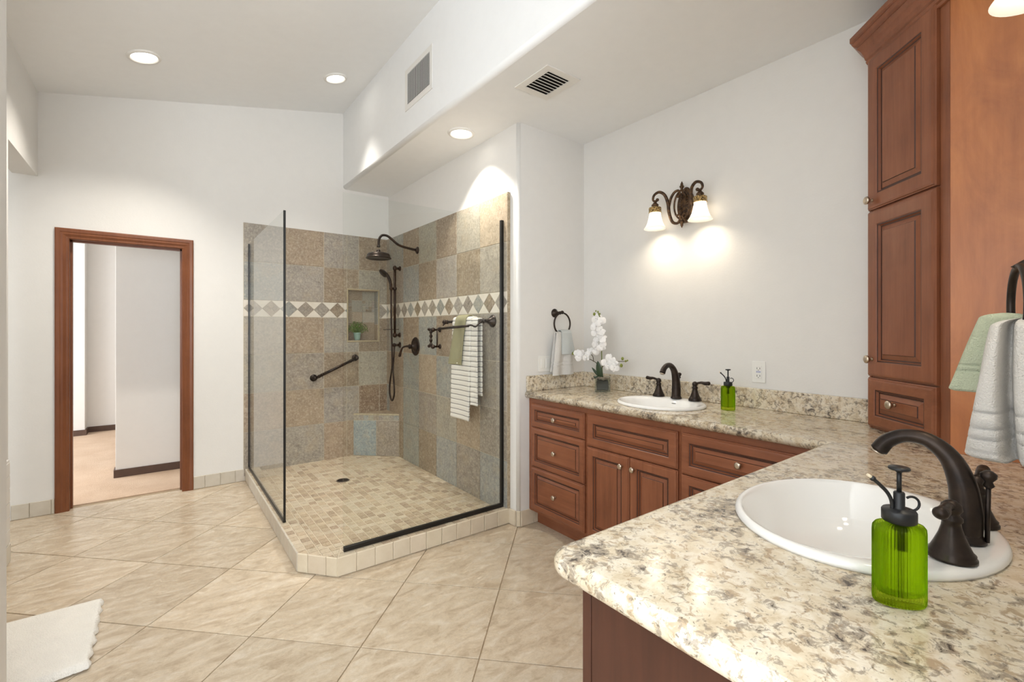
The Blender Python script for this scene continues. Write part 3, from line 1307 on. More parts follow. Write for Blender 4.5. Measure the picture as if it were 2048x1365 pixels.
# ------------------------------------------------------------------ shower fittings
sh = thing('rain_shower', 'bronze rain shower head on a curved arm high on the right shower wall', 'shower head', (XS, 4.0, 2.1))
m = MB()
m.lathe([(0.034, 0), (0.034, 0.004), (0.028, 0.010), (0.016, 0.014), (0.0145, 0.02)], (XS, 4.0, 2.1), (-1, 0, 0))
m.build('wall_flange', 'bronze', sh)
m = MB()
arm = spline([(XS - 0.005, 4.0, 2.1), (1.84, 4.0, 2.108), (1.74, 4.0, 2.128), (1.67, 4.0, 2.175), (1.625, 4.0, 2.20), (1.578, 4.0, 2.196), (1.552, 4.0, 2.155), (1.548, 4.0, 2.09)], 8)
m.tube(arm, 0.011, 14)
m.lathe([(0.012, 0), (0.016, 0.004), (0.016, 0.012), (0.012, 0.016)], (1.548, 4.0, 2.088), seg=16)
m.build('arm', 'bronze', sh)
m = MB()
m.lathe([(0.012, 0.075), (0.018, 0.068), (0.018, 0.055), (0.03, 0.05), (0.07, 0.046), (0.092, 0.038), (0.101, 0.026), (0.104, 0.006), (0.111, 0.002), (0.111, -0.004), (0.102, -0.008), (0.096, -0.003), (0.0001, -0.003)], (1.548, 4.0, 1.992), seg=40)
m.build('rain_head', 'bronze', sh)

hs = thing('hand_shower', 'bronze hand shower on a vertical slide bar with hanging hose', 'hand shower', (XS, 4.4, 1.64))
YH = 4.40
m = MB()
m.tube([(XS - 0.055, YH, 1.30), (XS - 0.055, YH, 1.975)], 0.0125, 14)
m.build('slide_bar', 'bronze', hs)
for z in (1.30, 1.97):
    m = MB()
    m.tube([(XS, YH, z), (XS - 0.055, YH, z)], 0.012, 12)
    m.ball((XS - 0.055, YH, z), 0.02, 1, 1, 1.35)
    m.lathe([(0.026, 0), (0.024, 0.006), (0.014, 0.014)], (XS, YH, z), (-1, 0, 0))
    m.build('bracket', 'bronze', hs)
m = MB()
m.ball((XS - 0.055, YH, 1.765), 0.02, 1, 1, 1.2)
m.tube([(XS - 0.055, YH, 1.765), (XS - 0.095, YH - 0.005, 1.765)], 0.011, 12)
m.ball((XS - 0.095, YH - 0.005, 1.765), 0.018)
m.build('slider', 'bronze', hs)
m = MB()
hp = spline([(XS - 0.095, YH - 0.004, 1.745), (XS - 0.097, YH, 1.80), (XS - 0.108, YH + 0.012, 1.86), (XS - 0.128, YH + 0.03, 1.905), (XS - 0.15, YH + 0.05, 1.925)], 6)
m.tube(hp, lerp_list([0.013, 0.014, 0.015, 0.016, 0.02], len(hp)), 14)
m.lathe([(0.012, 0.03), (0.034, 0.022), (0.046, 0.010), (0.048, 0.0), (0.042, -0.003), (0.0001, -0.003)], (XS - 0.158, YH + 0.055, 1.915), (0.75, 0.1, 0.65), 24)
m.build('hand_piece', 'bronze', hs)
m = MB()
m.box(XS - 0.16, YH - 0.045, 1.352, XS - 0.03, YH + 0.045, 1.358, 0.002)
m.build('soap_dish', 'bronze', hs)
m = MB()
m.tube([(XS, YH, 1.20), (XS - 0.06, YH, 1.20)], 0.012, 12)
m.ball((XS - 0.06, YH, 1.20), 0.02)
m.lathe([(0.03, 0), (0.028, 0.006), (0.014, 0.014)], (XS, YH, 1.20), (-1, 0, 0))
m.build('wall_elbow', 'bronze', hs)
m = MB()
xh = XS - 0.085
hose = spline([(xh - 0.010, YH - 0.004, 1.75), (xh - 0.008, YH, 1.5), (xh, YH + 0.0, 1.2), (xh, YH - 0.004, 1.0), (xh, YH + 0.012, 0.93), (xh, YH + 0.05, 0.82), (xh, YH + 0.056, 0.72), (xh, YH + 0.02, 0.655), (xh, YH - 0.02, 0.655), (xh, YH - 0.056, 0.72), (xh, YH - 0.05, 0.82), (xh + 0.008, YH - 0.012, 0.93), (xh + 0.015, YH + 0.004, 1.0), (xh + 0.022, YH, 1.1), (xh + 0.024, YH, 1.19)], 8)
m.tube(hose, 0.0085, 10)
m.build('hose', 'bronze', hs)

sv = thing('shower_valve', 'round bronze shower valve with a lever on the right shower wall', 'shower valve', (XS, 4.04, 1.195))
m = MB()
m.lathe([(0.088, 0), (0.088, 0.004), (0.082, 0.009), (0.07, 0.011), (0.066, 0.008), (0.05, 0.010), (0.034, 0.016), (0.03, 0.026), (0.022, 0.03), (0.02, 0.055), (0.024, 0.06), (0.02, 0.068), (0.0001, 0.07)], (XS, 4.04, 1.195), (-1, 0, 0), 36)
m.build('plate', 'bronze', sv)
m = MB()
lv = spline([(XS - 0.06, 4.04, 1.195), (XS - 0.085, 4.06, 1.197), (XS - 0.105, 4.095, 1.185), (XS - 0.113, 4.12, 1.15), (XS - 0.118, 4.135, 1.11)], 6)
m.tube(lv, lerp_list([0.011, 0.009, 0.008, 0.010, 0.013], len(lv)), 12)
m.ball((XS - 0.1185, 4.136, 1.107), 0.013)
m.build('lever', 'bronze', sv)

# grab bar on the back wall
gb = thing('grab_bar', 'slanted bronze grab bar on the back shower wall', 'grab bar', (1.385, YB, 0.97))
a, b = Vector((1.184, YB, 0.885)), Vector((1.586, YB, 1.067))
off = Vector((0, -0.055, 0))
d = (b - a).normalized()
m = MB()
m.tube([a + off, b + off], 0.0135, 16)
for t_ in (0.1, 0.16, 0.84, 0.9):
    p = a + off + (b - a) * t_
    m.tube([p - d * 0.006, p, p + d * 0.006], [0.0135, 0.018, 0.0135], 16)
m.build('bar', 'bronze', gb)
for p in (a, b):
    m = MB()
    m.lathe([(0.034, 0), (0.033, 0.006), (0.024, 0.012), (0.016, 0.022), (0.015, 0.05), (0.02, 0.058), (0.014, 0.07), (0.0001, 0.073)], p, (0, -1, 0), 24)
    m.build('mount', 'bronze', gb)

# double-armed towel holder in the shower
ZB = 1.415
tbx = XS - 0.075
th_ = thing('towel_bar', 'bronze double towel bar with beaded end on the right shower wall', 'towel bar', (XS, 3.0, 1.4))
m = MB()
m.lathe([(0.046, 0), (0.045, 0.005), (0.036, 0.014), (0.022, 0.032), (0.015, 0.05), (0.014, 0.075), (0.018, 0.08), (0.0001, 0.09)], (XS, 2.765, ZB), (-1, 0, 0), 28)
m.build('wall_flange', 'bronze', th_)
m = MB()
m.tube([(tbx, 2.765, ZB), (tbx, 3.33, ZB)], 0.0105, 14)
for y, r in ((2.80, 0.016), (2.95, 0.014), (3.30, 0.017)):
    m.tube([(tbx, y - 0.008, ZB), (tbx, y, ZB), (tbx, y + 0.008, ZB)], [0.0105, r, 0.0105], 14)
m.ball((tbx, 3.345, ZB), 0.019)
m.tube([(tbx, 3.33, ZB), (tbx - 0.02, 3.335, ZB - 0.03)], [0.008, 0.005], 10)
m.build('back_bar', 'bronze', th_)
m = MB()
X2 = 1.765
wav = spline([(tbx, 2.80, ZB), (tbx - 0.03, 2.79, ZB - 0.02), (X2 + 0.02, 2.78, ZB - 0.042), (X2, 2.80, ZB - 0.03), (X2, 2.86, ZB - 0.035)], 6)
m.tube(wav, 0.006, 10)
m.tube([(X2, 2.84, ZB - 0.035), (X2 - 0.005, 3.27, ZB - 0.055)], 0.0095, 14)
m.tube([(X2 - 0.004, 3.235, ZB - 0.0535), (X2 - 0.005, 3.25, ZB - 0.054), (X2 - 0.005, 3.285, ZB - 0.056)], [0.010, 0.015, 0.010], 14)
m.build('front_bar', 'bronze', th_)
wk = thing('wall_bracket', 'small bronze beaded bracket on the shower wall, left of the hanging towels', 'bracket', (XS, 3.55, 1.28))
ye, XK = 3.56, XS - 0.062
for zz in (1.352, 1.208):
    m = MB()
    m.tube([(XK - 0.012, ye - 0.01, zz), (XK, ye, zz), (XS, ye, zz)], [0.012, 0.0085, 0.0085], 12)
    m.ball((XK - 0.012, ye - 0.012, zz), 0.019)
    m.ball((XK - 0.02, ye + 0.045, zz + 0.004), 0.014)
    m.tube([(XK - 0.012, ye - 0.012, zz), (XK - 0.02, ye + 0.045, zz + 0.004)], 0.008, 10)
    m.lathe([(0.022, 0), (0.02, 0.006), (0.01, 0.012)], (XS, ye, zz), (-1, 0, 0), 18)
    m.build('mount', 'bronze', wk)
m = MB()
rr, pp = [], []
for k in range(41):
    t = k / 40
    pp.append((XK - 0.016, ye + 0.018, 1.208 + 0.144 * t))
    rr.append(0.007 + 0.0075 * abs(sin(t * pi * 4)) ** 1.5)
m.tube(pp, rr, 14)
m.build('beaded_post', 'bronze', wk)
m = MB()
m.tube([(XS - 0.03, ye - 0.004, 1.208), (XS - 0.03, ye - 0.004, 1.352)], 0.006, 10)
m.build('rear_post', 'bronze', wk)


def drape(name, mat, axis_pt, along, out, width, front_len, back_len, r=0.014, thick=0.008, folds=0.0, nf=2, flare=0.0, skew=0.0, nu=28, rib=0.0, ribp=0.05, seed=1, parent=None, waist=0.0, sub=1, ribs_at=None):
    """Cloth over a bar: 'along' is the bar direction, 'out' points away from the wall."""
    rnd = random.Random(seed)
    al, ou = Vector(along), Vector(out)
    P0 = Vector(axis_pt)
    path = []
    nb = 40
    for k in range(nb):
        path.append((-r, -back_len * (1 - k / nb), -back_len * (1 - k / nb) ))
    for k in range(9):
        a = pi - pi * k / 8
        path.append((r * cos(a), r * sin(a), 0))
    nfn = 60
    for k in range(1, nfn + 1):
        path.append((r, -front_len * k / nfn, front_len * k / nfn))
    mb = MB()
    uvl = mb.bm.loops.layers.uv.new('UVMap')
    grid = []
    dist = 0
    prev = None
    ph = rnd.uniform(0, 6)
    vals = []
    for (o, z, _), idx in zip(path, range(len(path))):
        if prev is not None: dist += sqrt((o - prev[0]) ** 2 + (z - prev[1]) ** 2)
        prev = (o, z)
        drop = max(0.0, -z)
        L = front_len if idx > nb else back_len
        tt = drop / max(L, 1e-4)
        row = []
        for i in range(nu + 1):
            s = i / nu - 0.5
            w = width * (1 + flare * tt - waist * (1 - tt))
            fo = folds * min(1.0, drop / 0.12) * sin(nf * 2 * pi * i / nu + ph + 0.6 * tt)
            rb = 0.0
            if rib: rb = rib * abs(sin(pi * (z / ribp)))
            if ribs_at:
                for q0, q1 in ribs_at:
                    if q0 < drop < q1: rb -= 0.004
            sgn = 1 if o >= 0 else -1
            oo = o + fo * (1 if sgn > 0 else 0.5) + rb * sgn
            p = P0 + al * (s * w + skew * tt * (1 if sgn > 0 else 0.3)) + ou * oo + Vector((0, 0, z - 0.012 * tt * sin(pi * (s + 0.5)) * 0.0))
            row.append(mb.v(p))
        vals.append(z / ribp)
        grid.append(row)
    for a in range(len(grid) - 1):
        for i in range(nu):
            f = mb.f([grid[a][i], grid[a][i + 1], grid[a + 1][i + 1], grid[a + 1][i]], True)
            if f:
                for l, (uu, vv) in zip(f.loops, ((i, vals[a]), (i + 1, vals[a]), (i + 1, vals[a + 1]), (i, vals[a + 1]))):
                    l[uvl].uv = (uu / nu, vv)
    o = mb.build(name, mat, parent, solid=thick)
    return o


o = drape('towel', 'striped_terry', (tbx, 3.02, ZB + 0.004), (0, 1, 0), (-1, 0, 0), 0.26, 0.745, 0.62, r=0.026, thick=0.014, rib=0.006, ribp=0.0375, folds=0.003, nf=1, seed=3, skew=0.03)
tag(o, 'white bath towel with thin dark stripes hanging from the shower towel bar', 'towel')
o2 = drape('towel', 'striped_terry', (tbx, 2.865, ZB + 0.003), (0, 1, 0), (-1, 0, 0), 0.09, 0.62, 0.55, r=0.016, thick=0.012, rib=0.006, ribp=0.0375, folds=0.002, nf=1, seed=4)
o2.name = 'towel_fold'
o2.parent = o
o = drape('hand_towel', 'sage_cloth', (tbx, 3.02, ZB + 0.006), (0, 1, 0), (-1, 0, 0), 0.15, 0.335, 0.2, r=0.042, thick=0.006, folds=0.008, nf=1.2, flare=0.35, skew=0.085, seed=8)
tag(o, 'olive green cloth hung over the striped towel in the shower', 'hand towel')

# potted plant in the niche
pt = thing('potted_plant', 'small leafy plant in a mint bucket in the shower niche', 'plant', (1.625, YB + 0.035, NZ0 + 0.005))
px, py, pz = 1.622, YB + 0.04, NZ0 + 0.0055
m = MB()
m.lathe([(0.0001, 0), (0.026, 0), (0.029, 0.02), (0.0305, 0.022), (0.036, 0.07), (0.039, 0.072), (0.038, 0.078), (0.034, 0.076), (0.030, 0.06), (0.0001, 0.06)], (px, py, pz), seg=24)
m.build('bucket', 'mint_metal', pt)
m = MB()
rnd = random.Random(5)
for k in range(620):
    a, e = rnd.uniform(0, 2 * pi), rnd.uniform(0.05, 1.5)
    r = 0.095 * rnd.random() ** 0.4
    c = Vector((px + r * cos(a) * cos(e) * 1.25, py + r * sin(a) * cos(e) * 0.5, pz + 0.085 + r * sin(e) * 1.0 + rnd.uniform(-0.02, 0.02)))
    if c.y > YB + 0.09: c.y = YB + 0.085
    q = Matrix.Rotation(rnd.uniform(0, 6.3), 3, 'Z') @ Matrix.Rotation(rnd.uniform(-1, 1), 3, 'X')
    w, l = 0.0048, 0.0095
    vs = [m.v(c + q @ Vector(p)) for p in ((0, -l, 0), (w, 0, 0.002), (0, l, 0), (-w, 0, 0.002))]
    m.f(vs)
for k in range(40):
    a = rnd.uniform(0, 2 * pi)
    e = Vector((px + 0.07 * cos(a) * rnd.random() * 1.3, py + 0.03 * sin(a), pz + 0.09 + 0.06 * rnd.random()))
    m.tube([(px, py, pz + 0.06), (px * 0.5 + e.x * 0.5, py * 0.5 + e.y * 0.5, e.z * 0.55 + (pz + 0.06) * 0.45), e], 0.0009, 5)
m.build('foliage', 'herb_green', pt)

# ------------------------------------------------------------------ vanity counter (one continuous L-shaped top)
XC = 2.005
YI = 0.691 * NS
XN = 0.602 * NS
YN0 = 0.004
XB = XV - 0.004
cor = []
for k in range(7):
    a = pi / 2 + (pi / 2) * k / 6
    cor.append((XN + 0.05 + 0.05 * cos(a), YI - 0.05 + 0.05 * sin(a)))
outline = [(XB, YN0), (XB, YR - 0.003), (XC, YR - 0.003), (XC, YI)] + cor + [(XN, YN0)]


def inset_outline(pts, d, fixed):
    n = len(pts)
    sgn = 1 if area2(pts) > 0 else -1
    lines = []
    for i in range(n):
        p, q = pts[i], pts[(i + 1) % n]
        ex, ey = q[0] - p[0], q[1] - p[1]
        L = sqrt(ex * ex + ey * ey)
        nx, ny = -ey / L * sgn, ex / L * sgn
        dd = 0 if i in fixed else d
        lines.append(((p[0] + nx * dd, p[1] + ny * dd), (ex / L, ey / L)))
    out = []
    for i in range(n):
        (p, u), (q, w) = lines[i - 1], lines[i]
        den = u[0] * w[1] - u[1] * w[0]
        t = ((q[0] - p[0]) * w[1] - (q[1] - p[1]) * w[0]) / den
        out.append((p[0] + u[0] * t, p[1] + u[1] * t))
    return out


TH_C = 0.042
m = MB()
rings = []
hr = TH_C / 2
fixed = {0, 1, len(outline) - 1}
for k in range(9):
    a = -pi / 2 + pi * k / 8
    ins = hr * (1 - cos(a)) * 0.85
    rings.append([(x, y, ZC - hr + hr * sin(a)) for x, y in inset_outline(outline, ins, fixed)])
m.loft(rings, True, True, True, True)
ct = m.build('vanity_counter', 'granite')
for p in ct.data.polygons:
    if len(p.vertices) > 4: p.use_smooth = False
ct['_o'] = (0, 0, 0)
TMP.append(ct)
tag(ct, 'L-shaped speckled cream and brown granite vanity top with rounded edge', 'countertop')

SKN = (1.258 * NS, 0.362 * NS)
SKF = (2.285, 1.60)
cutters = []
for (cx, cy), sx, sy in ((SKN, 0.268, 0.214), (SKF, 0.202, 0.244)):
    c = MB()
    c.lathe([(1.0, -0.2), (1.0, 0.2)], (0, 0, 0), seg=48)
    for v_ in c.bm.verts:
        v_.co.x = v_.co.x * sx + cx
        v_.co.y = v_.co.y * sy + cy
        v_.co.z += ZC
    co = c.build('cut', 'granite')
    md = ct.modifiers.new('cut', 'BOOLEAN')
    md.object = co
    md.operation = 'DIFFERENCE'
    md.solver = 'EXACT'
    cutters.append(co)
bpy.context.view_layer.update()
dg = bpy.context.evaluated_depsgraph_get()
newme = bpy.data.meshes.new_from_object(ct.evaluated_get(dg))
ct.modifiers.clear()
ct.data = newme
for co in cutters:
    bpy.data.objects.remove(co, do_unlink=True)

m = MB()
m.box(XV - 0.022, 0.69 * NS, ZC + 0.0005, XV - 0.001, YR - 0.001, ZC + 0.108, 0.003)
m.box(XC + 0.012, YR - 0.022, ZC + 0.0005, XV - 0.023, YR - 0.001, ZC + 0.108, 0.003)
m.build('backsplash', 'granite', ct)

# ------------------------------------------------------------------ vanity cabinets
XFF = 2.045   # case face, fronts stand 2 cm proud


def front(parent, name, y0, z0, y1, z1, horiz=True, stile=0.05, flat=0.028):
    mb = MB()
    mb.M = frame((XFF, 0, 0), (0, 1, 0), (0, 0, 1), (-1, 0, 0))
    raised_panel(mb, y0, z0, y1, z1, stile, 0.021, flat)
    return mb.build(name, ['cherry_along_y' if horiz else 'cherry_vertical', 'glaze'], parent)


def case(parent, y0, y1):
    mb = MB()
    zt = ZC - TH_C - 0.001
    mb.box(XFF, y0, 0.105, XFF + 0.02, y1, zt)
    mb.box(XFF + 0.02, y0, 0.105, XV - 0.005, y0 + 0.016, zt)
    mb.box(XFF + 0.02, y1 - 0.016, 0.105, XV - 0.005, y1, zt)
    mb.box(XFF + 0.02, y0 + 0.016, 0.105, XV - 0.005, y1 - 0.016, 0.125)
    mb.box(XV - 0.017, y0 + 0.016, 0.125, XV - 0.005, y1 - 0.016, zt)
    mb.box(XFF + 0.07, y0, 0.0005, XV - 0.005, y1, 0.105)
    return mb.build('case', 'cherry_along_y', parent)


ztop = ZC - TH_C
vd = thing('vanity_cabinet', 'cherry wood three-drawer vanity cabinet beside the shower wall', 'cabinet', (2.3, 2.2, 0))
case(vd, 1.9405, YR - 0.003)
for z0, z1 in ((0.690, 0.848), (0.420, 0.686), (0.125, 0.416)):
    f = front(vd, 'drawer', 1.952, z0, 2.452, z1, True, 0.045)
    knob(f, (XFF - 0.0195, 2.205, (z0 + z1) / 2), (-1, 0, 0))
vs_ = thing('vanity_cabinet', 'cherry wood vanity sink base with a pair of doors below the far sink', 'cabinet', (2.3, 1.62, 0))
case(vs_, 1.3125, 1.9395)
front(vs_, 'false_drawer', 1.322, 0.662, 1.930, 0.848, True, 0.055)
for y0, y1, ky in ((1.618, 1.930, 1.662), (1.322, 1.614, 1.582)):
    f = front(vs_, 'door', y0, 0.125, y1, 0.656, False, 0.055)
    knob(f, (XFF - 0.0205, ky, 0.60), (-1, 0, 0))
vw = thing('vanity_cabinet', 'cherry wood vanity drawer cabinet nearest the inside corner of the counter', 'cabinet', (2.3, 1.0, 0))
case(vw, 0.69, 1.3115)
for z0, z1 in ((0.650, 0.848), (0.390, 0.644), (0.125, 0.384)):
    f = front(vw, 'drawer', 0.72, z0, 1.302, z1, True, 0.05)
    knob(f, (XFF - 0.0195, 1.011, (z0 + z1) / 2 + 0.008), (-1, 0, 0))
vn = thing('vanity_cabinet', 'cherry wood vanity cabinet with plain end panel under the near counter', 'cabinet', (1.3, 0.3, 0))
m = MB()
XE = 0.655 * NS
YE = 0.631 * NS
m.box(XE + 0.001, 0.006, 0.105, XFF - 0.002, YE - 0.0005, ztop - 0.0995, 0)
m.box(XE + 0.03, 0.006, 0.0005, XFF - 0.002, YE - 0.075, 0.105)
m.box(XE + 0.001, 0.006, ztop - 0.0995, XFF - 0.002, 0.05, ztop - 0.001)
m.box(XE + 0.001, YE - 0.03, ztop - 0.0995, XFF - 0.002, YE - 0.0005, ztop - 0.001)
m.build('case', 'cherry_along_x', vn)
m = MB()
m.box(XE - 0.006, 0.006, 0.0005, XE + 0.001, YE - 0.026, ztop - 0.001)
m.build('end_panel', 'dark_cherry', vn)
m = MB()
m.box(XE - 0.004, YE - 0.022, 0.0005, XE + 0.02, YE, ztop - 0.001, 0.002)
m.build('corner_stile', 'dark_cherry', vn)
m = MB()
m.M = frame((0, YE - 0.0005, 0), (-1, 0, 0), (0, 0, 1), (0, 1, 0))
for x0, x1 in ((-1.02, -0.68), (-1.36, -1.03), (-1.70, -1.37), (-2.03, -1.71)):
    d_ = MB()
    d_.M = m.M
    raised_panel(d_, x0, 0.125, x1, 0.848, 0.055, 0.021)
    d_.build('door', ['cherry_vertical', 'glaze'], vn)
m.bm.free()

# tall corner cabinet on the counter
CA, CB = Vector((2.228 * NS, 0.366 * NS, 0)), Vector((2.519 * NS, 0.675 * NS, 0))
tc_ = thing('corner_cabinet', 'tall cherry wood corner cabinet standing on the counter, with crown moulding', 'cabinet', (2.4, 0.3, ZC))
ZTOP = 2.56
m = MB()
m.prism([(CA.x, CA.y), (CB.x, CB.y), (XV - 0.004, CB.y), (XV - 0.004, 0.004), (CA.x, 0.004)], ZC + 0.0008, ZTOP)
m.build('case', 'cherry_vertical', tc_)
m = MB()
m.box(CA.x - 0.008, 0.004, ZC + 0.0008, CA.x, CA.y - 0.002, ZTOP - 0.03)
tag(m.build('side_panel', 'sconce_lit_panel', tc_), 'side panel, orange brown with warm sconce light in its colour')
dl = (CB - CA)
DLn = dl.length
u = dl.normalized()
nd = Vector((-u.y, u.x, 0))
if nd.x > 0: nd = -nd
FM = frame((CA.x, CA.y, 0), u, (0, 0, 1), nd)
m = MB()
m.M = FM
m.box(-0.004, ZC + 0.0008, 0, 0.036, ZTOP, 0.004, 0.0015)
m.box(DLn - 0.012, ZC + 0.0008, 0, DLn, ZTOP, 0.004, 0.0015)
m.build('face_frame', 'cherry_vertical', tc_)


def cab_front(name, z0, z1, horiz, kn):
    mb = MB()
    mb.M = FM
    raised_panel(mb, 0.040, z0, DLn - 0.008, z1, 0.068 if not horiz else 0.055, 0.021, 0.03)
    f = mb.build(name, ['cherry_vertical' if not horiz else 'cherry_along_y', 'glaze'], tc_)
    p = FM @ Vector((kn[0], kn[1], 0.0205))
    knob(f, p, nd, s=1.1)


cab_front('door', 1.868, 2.52, False, (DLn - 0.045, 1.905))
cab_front('door', 1.152, 1.860, False, (DLn - 0.045, 1.225))
cab_front('drawer', 0.936, 1.145, True, (DLn / 2 + 0.03, 1.05))
# crown moulding
m = MB()
cpath = [(CA.x - 0.008, 0.004), (CA.x - 0.008, CA.y), (CB.x, CB.y), (XV - 0.004, CB.y)]
DZ = -0.03
cprof2 = [(0.0, 2.525), (0.007, 2.527), (0.009, 2.538), (0.004, 2.541), (0.012, 2.546), (0.016, 2.556), (0.011, 2.560), (0.018, 2.566), (0.022, 2.585), (0.032, 2.606), (0.046, 2.622), (0.042, 2.627), (0.054, 2.634), (0.062, 2.645), (0.058, 2.65), (0.068, 2.656), (0.068, 2.675), (0.0, 2.675)]
rings = []
for o_, z in cprof2:
    q = offset_line(cpath, o_)
    if o_ > 0 and q[1][0] > CA.x - 0.008: q = offset_line(cpath, -o_)
    rings.append([(x, y if y > 0.004 else 0.004, z + DZ) for x, y in q])
m.loft(rings, False, smooth=False)
m.prism([(x, max(y, 0.004)) for x, y in cpath] + [(XV - 0.004, 0.004)], 2.59 + DZ, 2.675 + DZ)
m.build('crown_moulding', 'cherry_along_x', tc_)

# ------------------------------------------------------------------ sinks
def sink(loc, rz, label, sc):
    """Oval drop-in basin; faucet ledge at local -y."""
    t = thing('sink', label, 'sink', (0, 0, 0), 'white oval sinks')
    m = MB()
    spec = [(0.2525, 0.2205, 0, 0.0005), (0.254, 0.222, 0, 0.006), (0.251, 0.219, 0, 0.013), (0.245, 0.213, 0, 0.0165), (0.239, 0.206, 0.003, 0.0165), (0.233, 0.184, 0.022, 0.0145), (0.227, 0.173, 0.030, 0.008), (0.220, 0.166, 0.032, -0.008),
            (0.208, 0.155, 0.033, -0.035), (0.188, 0.137, 0.033, -0.073), (0.15, 0.105, 0.032, -0.107), (0.09, 0.062, 0.03, -0.123), (0.03, 0.026, 0.028, -0.128), (0.022, 0.022, 0.028, -0.130)]
    rings = []
    for ax, ay, oy, z in spec:
        rings.append([(ax * cos(2 * pi * k / 64), oy + ay * sin(2 * pi * k / 64), z) for k in range(64)])
    m.loft(rings, True, False, True, True)
    # underside shell so the basin has thickness
    under = [(0.2525, 0.2205, 0, 0.0005), (0.238, 0.19, 0.012, 0.0), (0.228, 0.174, 0.03, -0.01), (0.214, 0.162, 0.033, -0.04), (0.15, 0.108, 0.033, -0.116), (0.03, 0.03, 0.028, -0.138)]
    m.loft([[(ax * cos(2 * pi * k / 64), oy + ay * sin(2 * pi * k / 64), z) for k in range(64)] for ax, ay, oy, z in under], True, False, True, True)
    m.build('basin', 'porcelain', t)
    m = MB()
    m.lathe([(0.021, -0.1305), (0.021, -0.128), (0.016, -0.127), (0.0001, -0.1275)], (0, 0.028, 0), seg=24)
    m.build('drain', 'bronze', t)
    m = MB()
    m.box(-0.014, 0.028 - 0.166, -0.012, 0.014, 0.028 - 0.160, -0.008, 0.001)
    m.build('overflow_slot', 'slot_dark', t)
    t.location = loc
    t.rotation_euler.z = rz
    t.scale = sc
    return t


s1 = sink((SKN[0], SKN[1], ZC), 0, 'large white oval sink in the near counter beside the bright green bottle', (1.1, 1.06, 1))
s2 = copy_tree(s1, None, 'white oval sink in the far counter below the wall sconce')
s2.location = (SKF[0], SKF[1], ZC)
s2.rotation_euler.z = pi / 2
s2.scale = (1, 1, 1)


# ------------------------------------------------------------------ faucets
def faucet(label):
    """Widespread faucet, spout towards +y, handles along x; z=0 at the sink ledge."""
    t = thing('faucet', label, 'faucet', (0, 0, 0), 'bronze widespread faucets')
    m = MB()
    m.lathe([(0.032, 0), (0.032, 0.004), (0.029, 0.007), (0.027, 0.012), (0.0255, 0.02)], (0, 0, 0), seg=28)
    sp = spline([(0, 0, 0.012), (0, -0.001, 0.06), (0, 0.004, 0.115), (0, 0.022, 0.165), (0, 0.055, 0.196), (0, 0.092, 0.199), (0, 0.122, 0.182), (0, 0.138, 0.158)], 8)
    m.tube(sp, lerp_list([0.0265, 0.0255, 0.0225, 0.0185, 0.0155, 0.0145, 0.0155, 0.0165], len(sp)), 20)
    m.build('spout', 'bronze', t)
    m = MB()
    m.lathe([(0.0125, 0), (0.012, 0.006), (0.0001, 0.006)], (0, 0.139, 0.1565), (0, 0.45, -0.9), 18)
    tag(m.build('aerator', 'nickel', t), 'light metal aerator at the spout tip')
    m = MB()
    m.tube([(0, -0.031, 0.005), (0, -0.033, 0.125)], 0.004, 10)
    m.lathe([(0.004, 0), (0.009, 0.006), (0.006, 0.014), (0.012, 0.022), (0.0125, 0.03), (0.006, 0.036), (0.0001, 0.037)], (0, -0.033, 0.115), seg=16)
    m.build('lift_rod', 'bronze', t)
    for s in (-1, 1):
        m = MB()
        m.lathe([(0.036, 0), (0.036, 0.005), (0.033, 0.008), (0.034, 0.012), (0.030, 0.016), (0.025, 0.028), (0.0185, 0.045), (0.0145, 0.06), (0.0135, 0.068), (0.0165, 0.072), (0.0165, 0.077), (0.012, 0.082), (0.012, 0.086), (0.016, 0.092), (0.0145, 0.102), (0.008, 0.109), (0.0001, 0.111)], (s * 0.122, 0, 0), seg=28)
        h = m.build('handle', 'bronze', t)
        m = MB()
        lv = spline([(s * 0.122, 0, 0.096), (s * 0.142, 0, 0.103), (s * 0.163, 0, 0.107), (s * 0.183, 0, 0.104), (s * 0.202, 0, 0.106)], 6)
        m.tube(lv, lerp_list([0.009, 0.0065, 0.0075, 0.0105, 0.011], len(lv)), 14)
        m.ball((s * 0.205, 0, 0.106), 0.0115, 0.9, 1, 1)
        m.build('lever', 'bronze', h)
    return t


f1 = faucet('dark bronze faucet at the near sink, its tall curved spout reaching over the basin')
f1.location = (1.27 * NS, 0.187 * NS, ZC + 0.018)
f1.scale = (0.98, 0.98, 0.93)
f2 = copy_tree(f1, None, 'dark bronze faucet at the far sink against the backsplash')
f2.scale = (1, 1, 1)
f2.location = (SKF[0] + 0.170, SKF[1] + 0.008, ZC + 0.018)
f2.rotation_euler.z = pi / 2


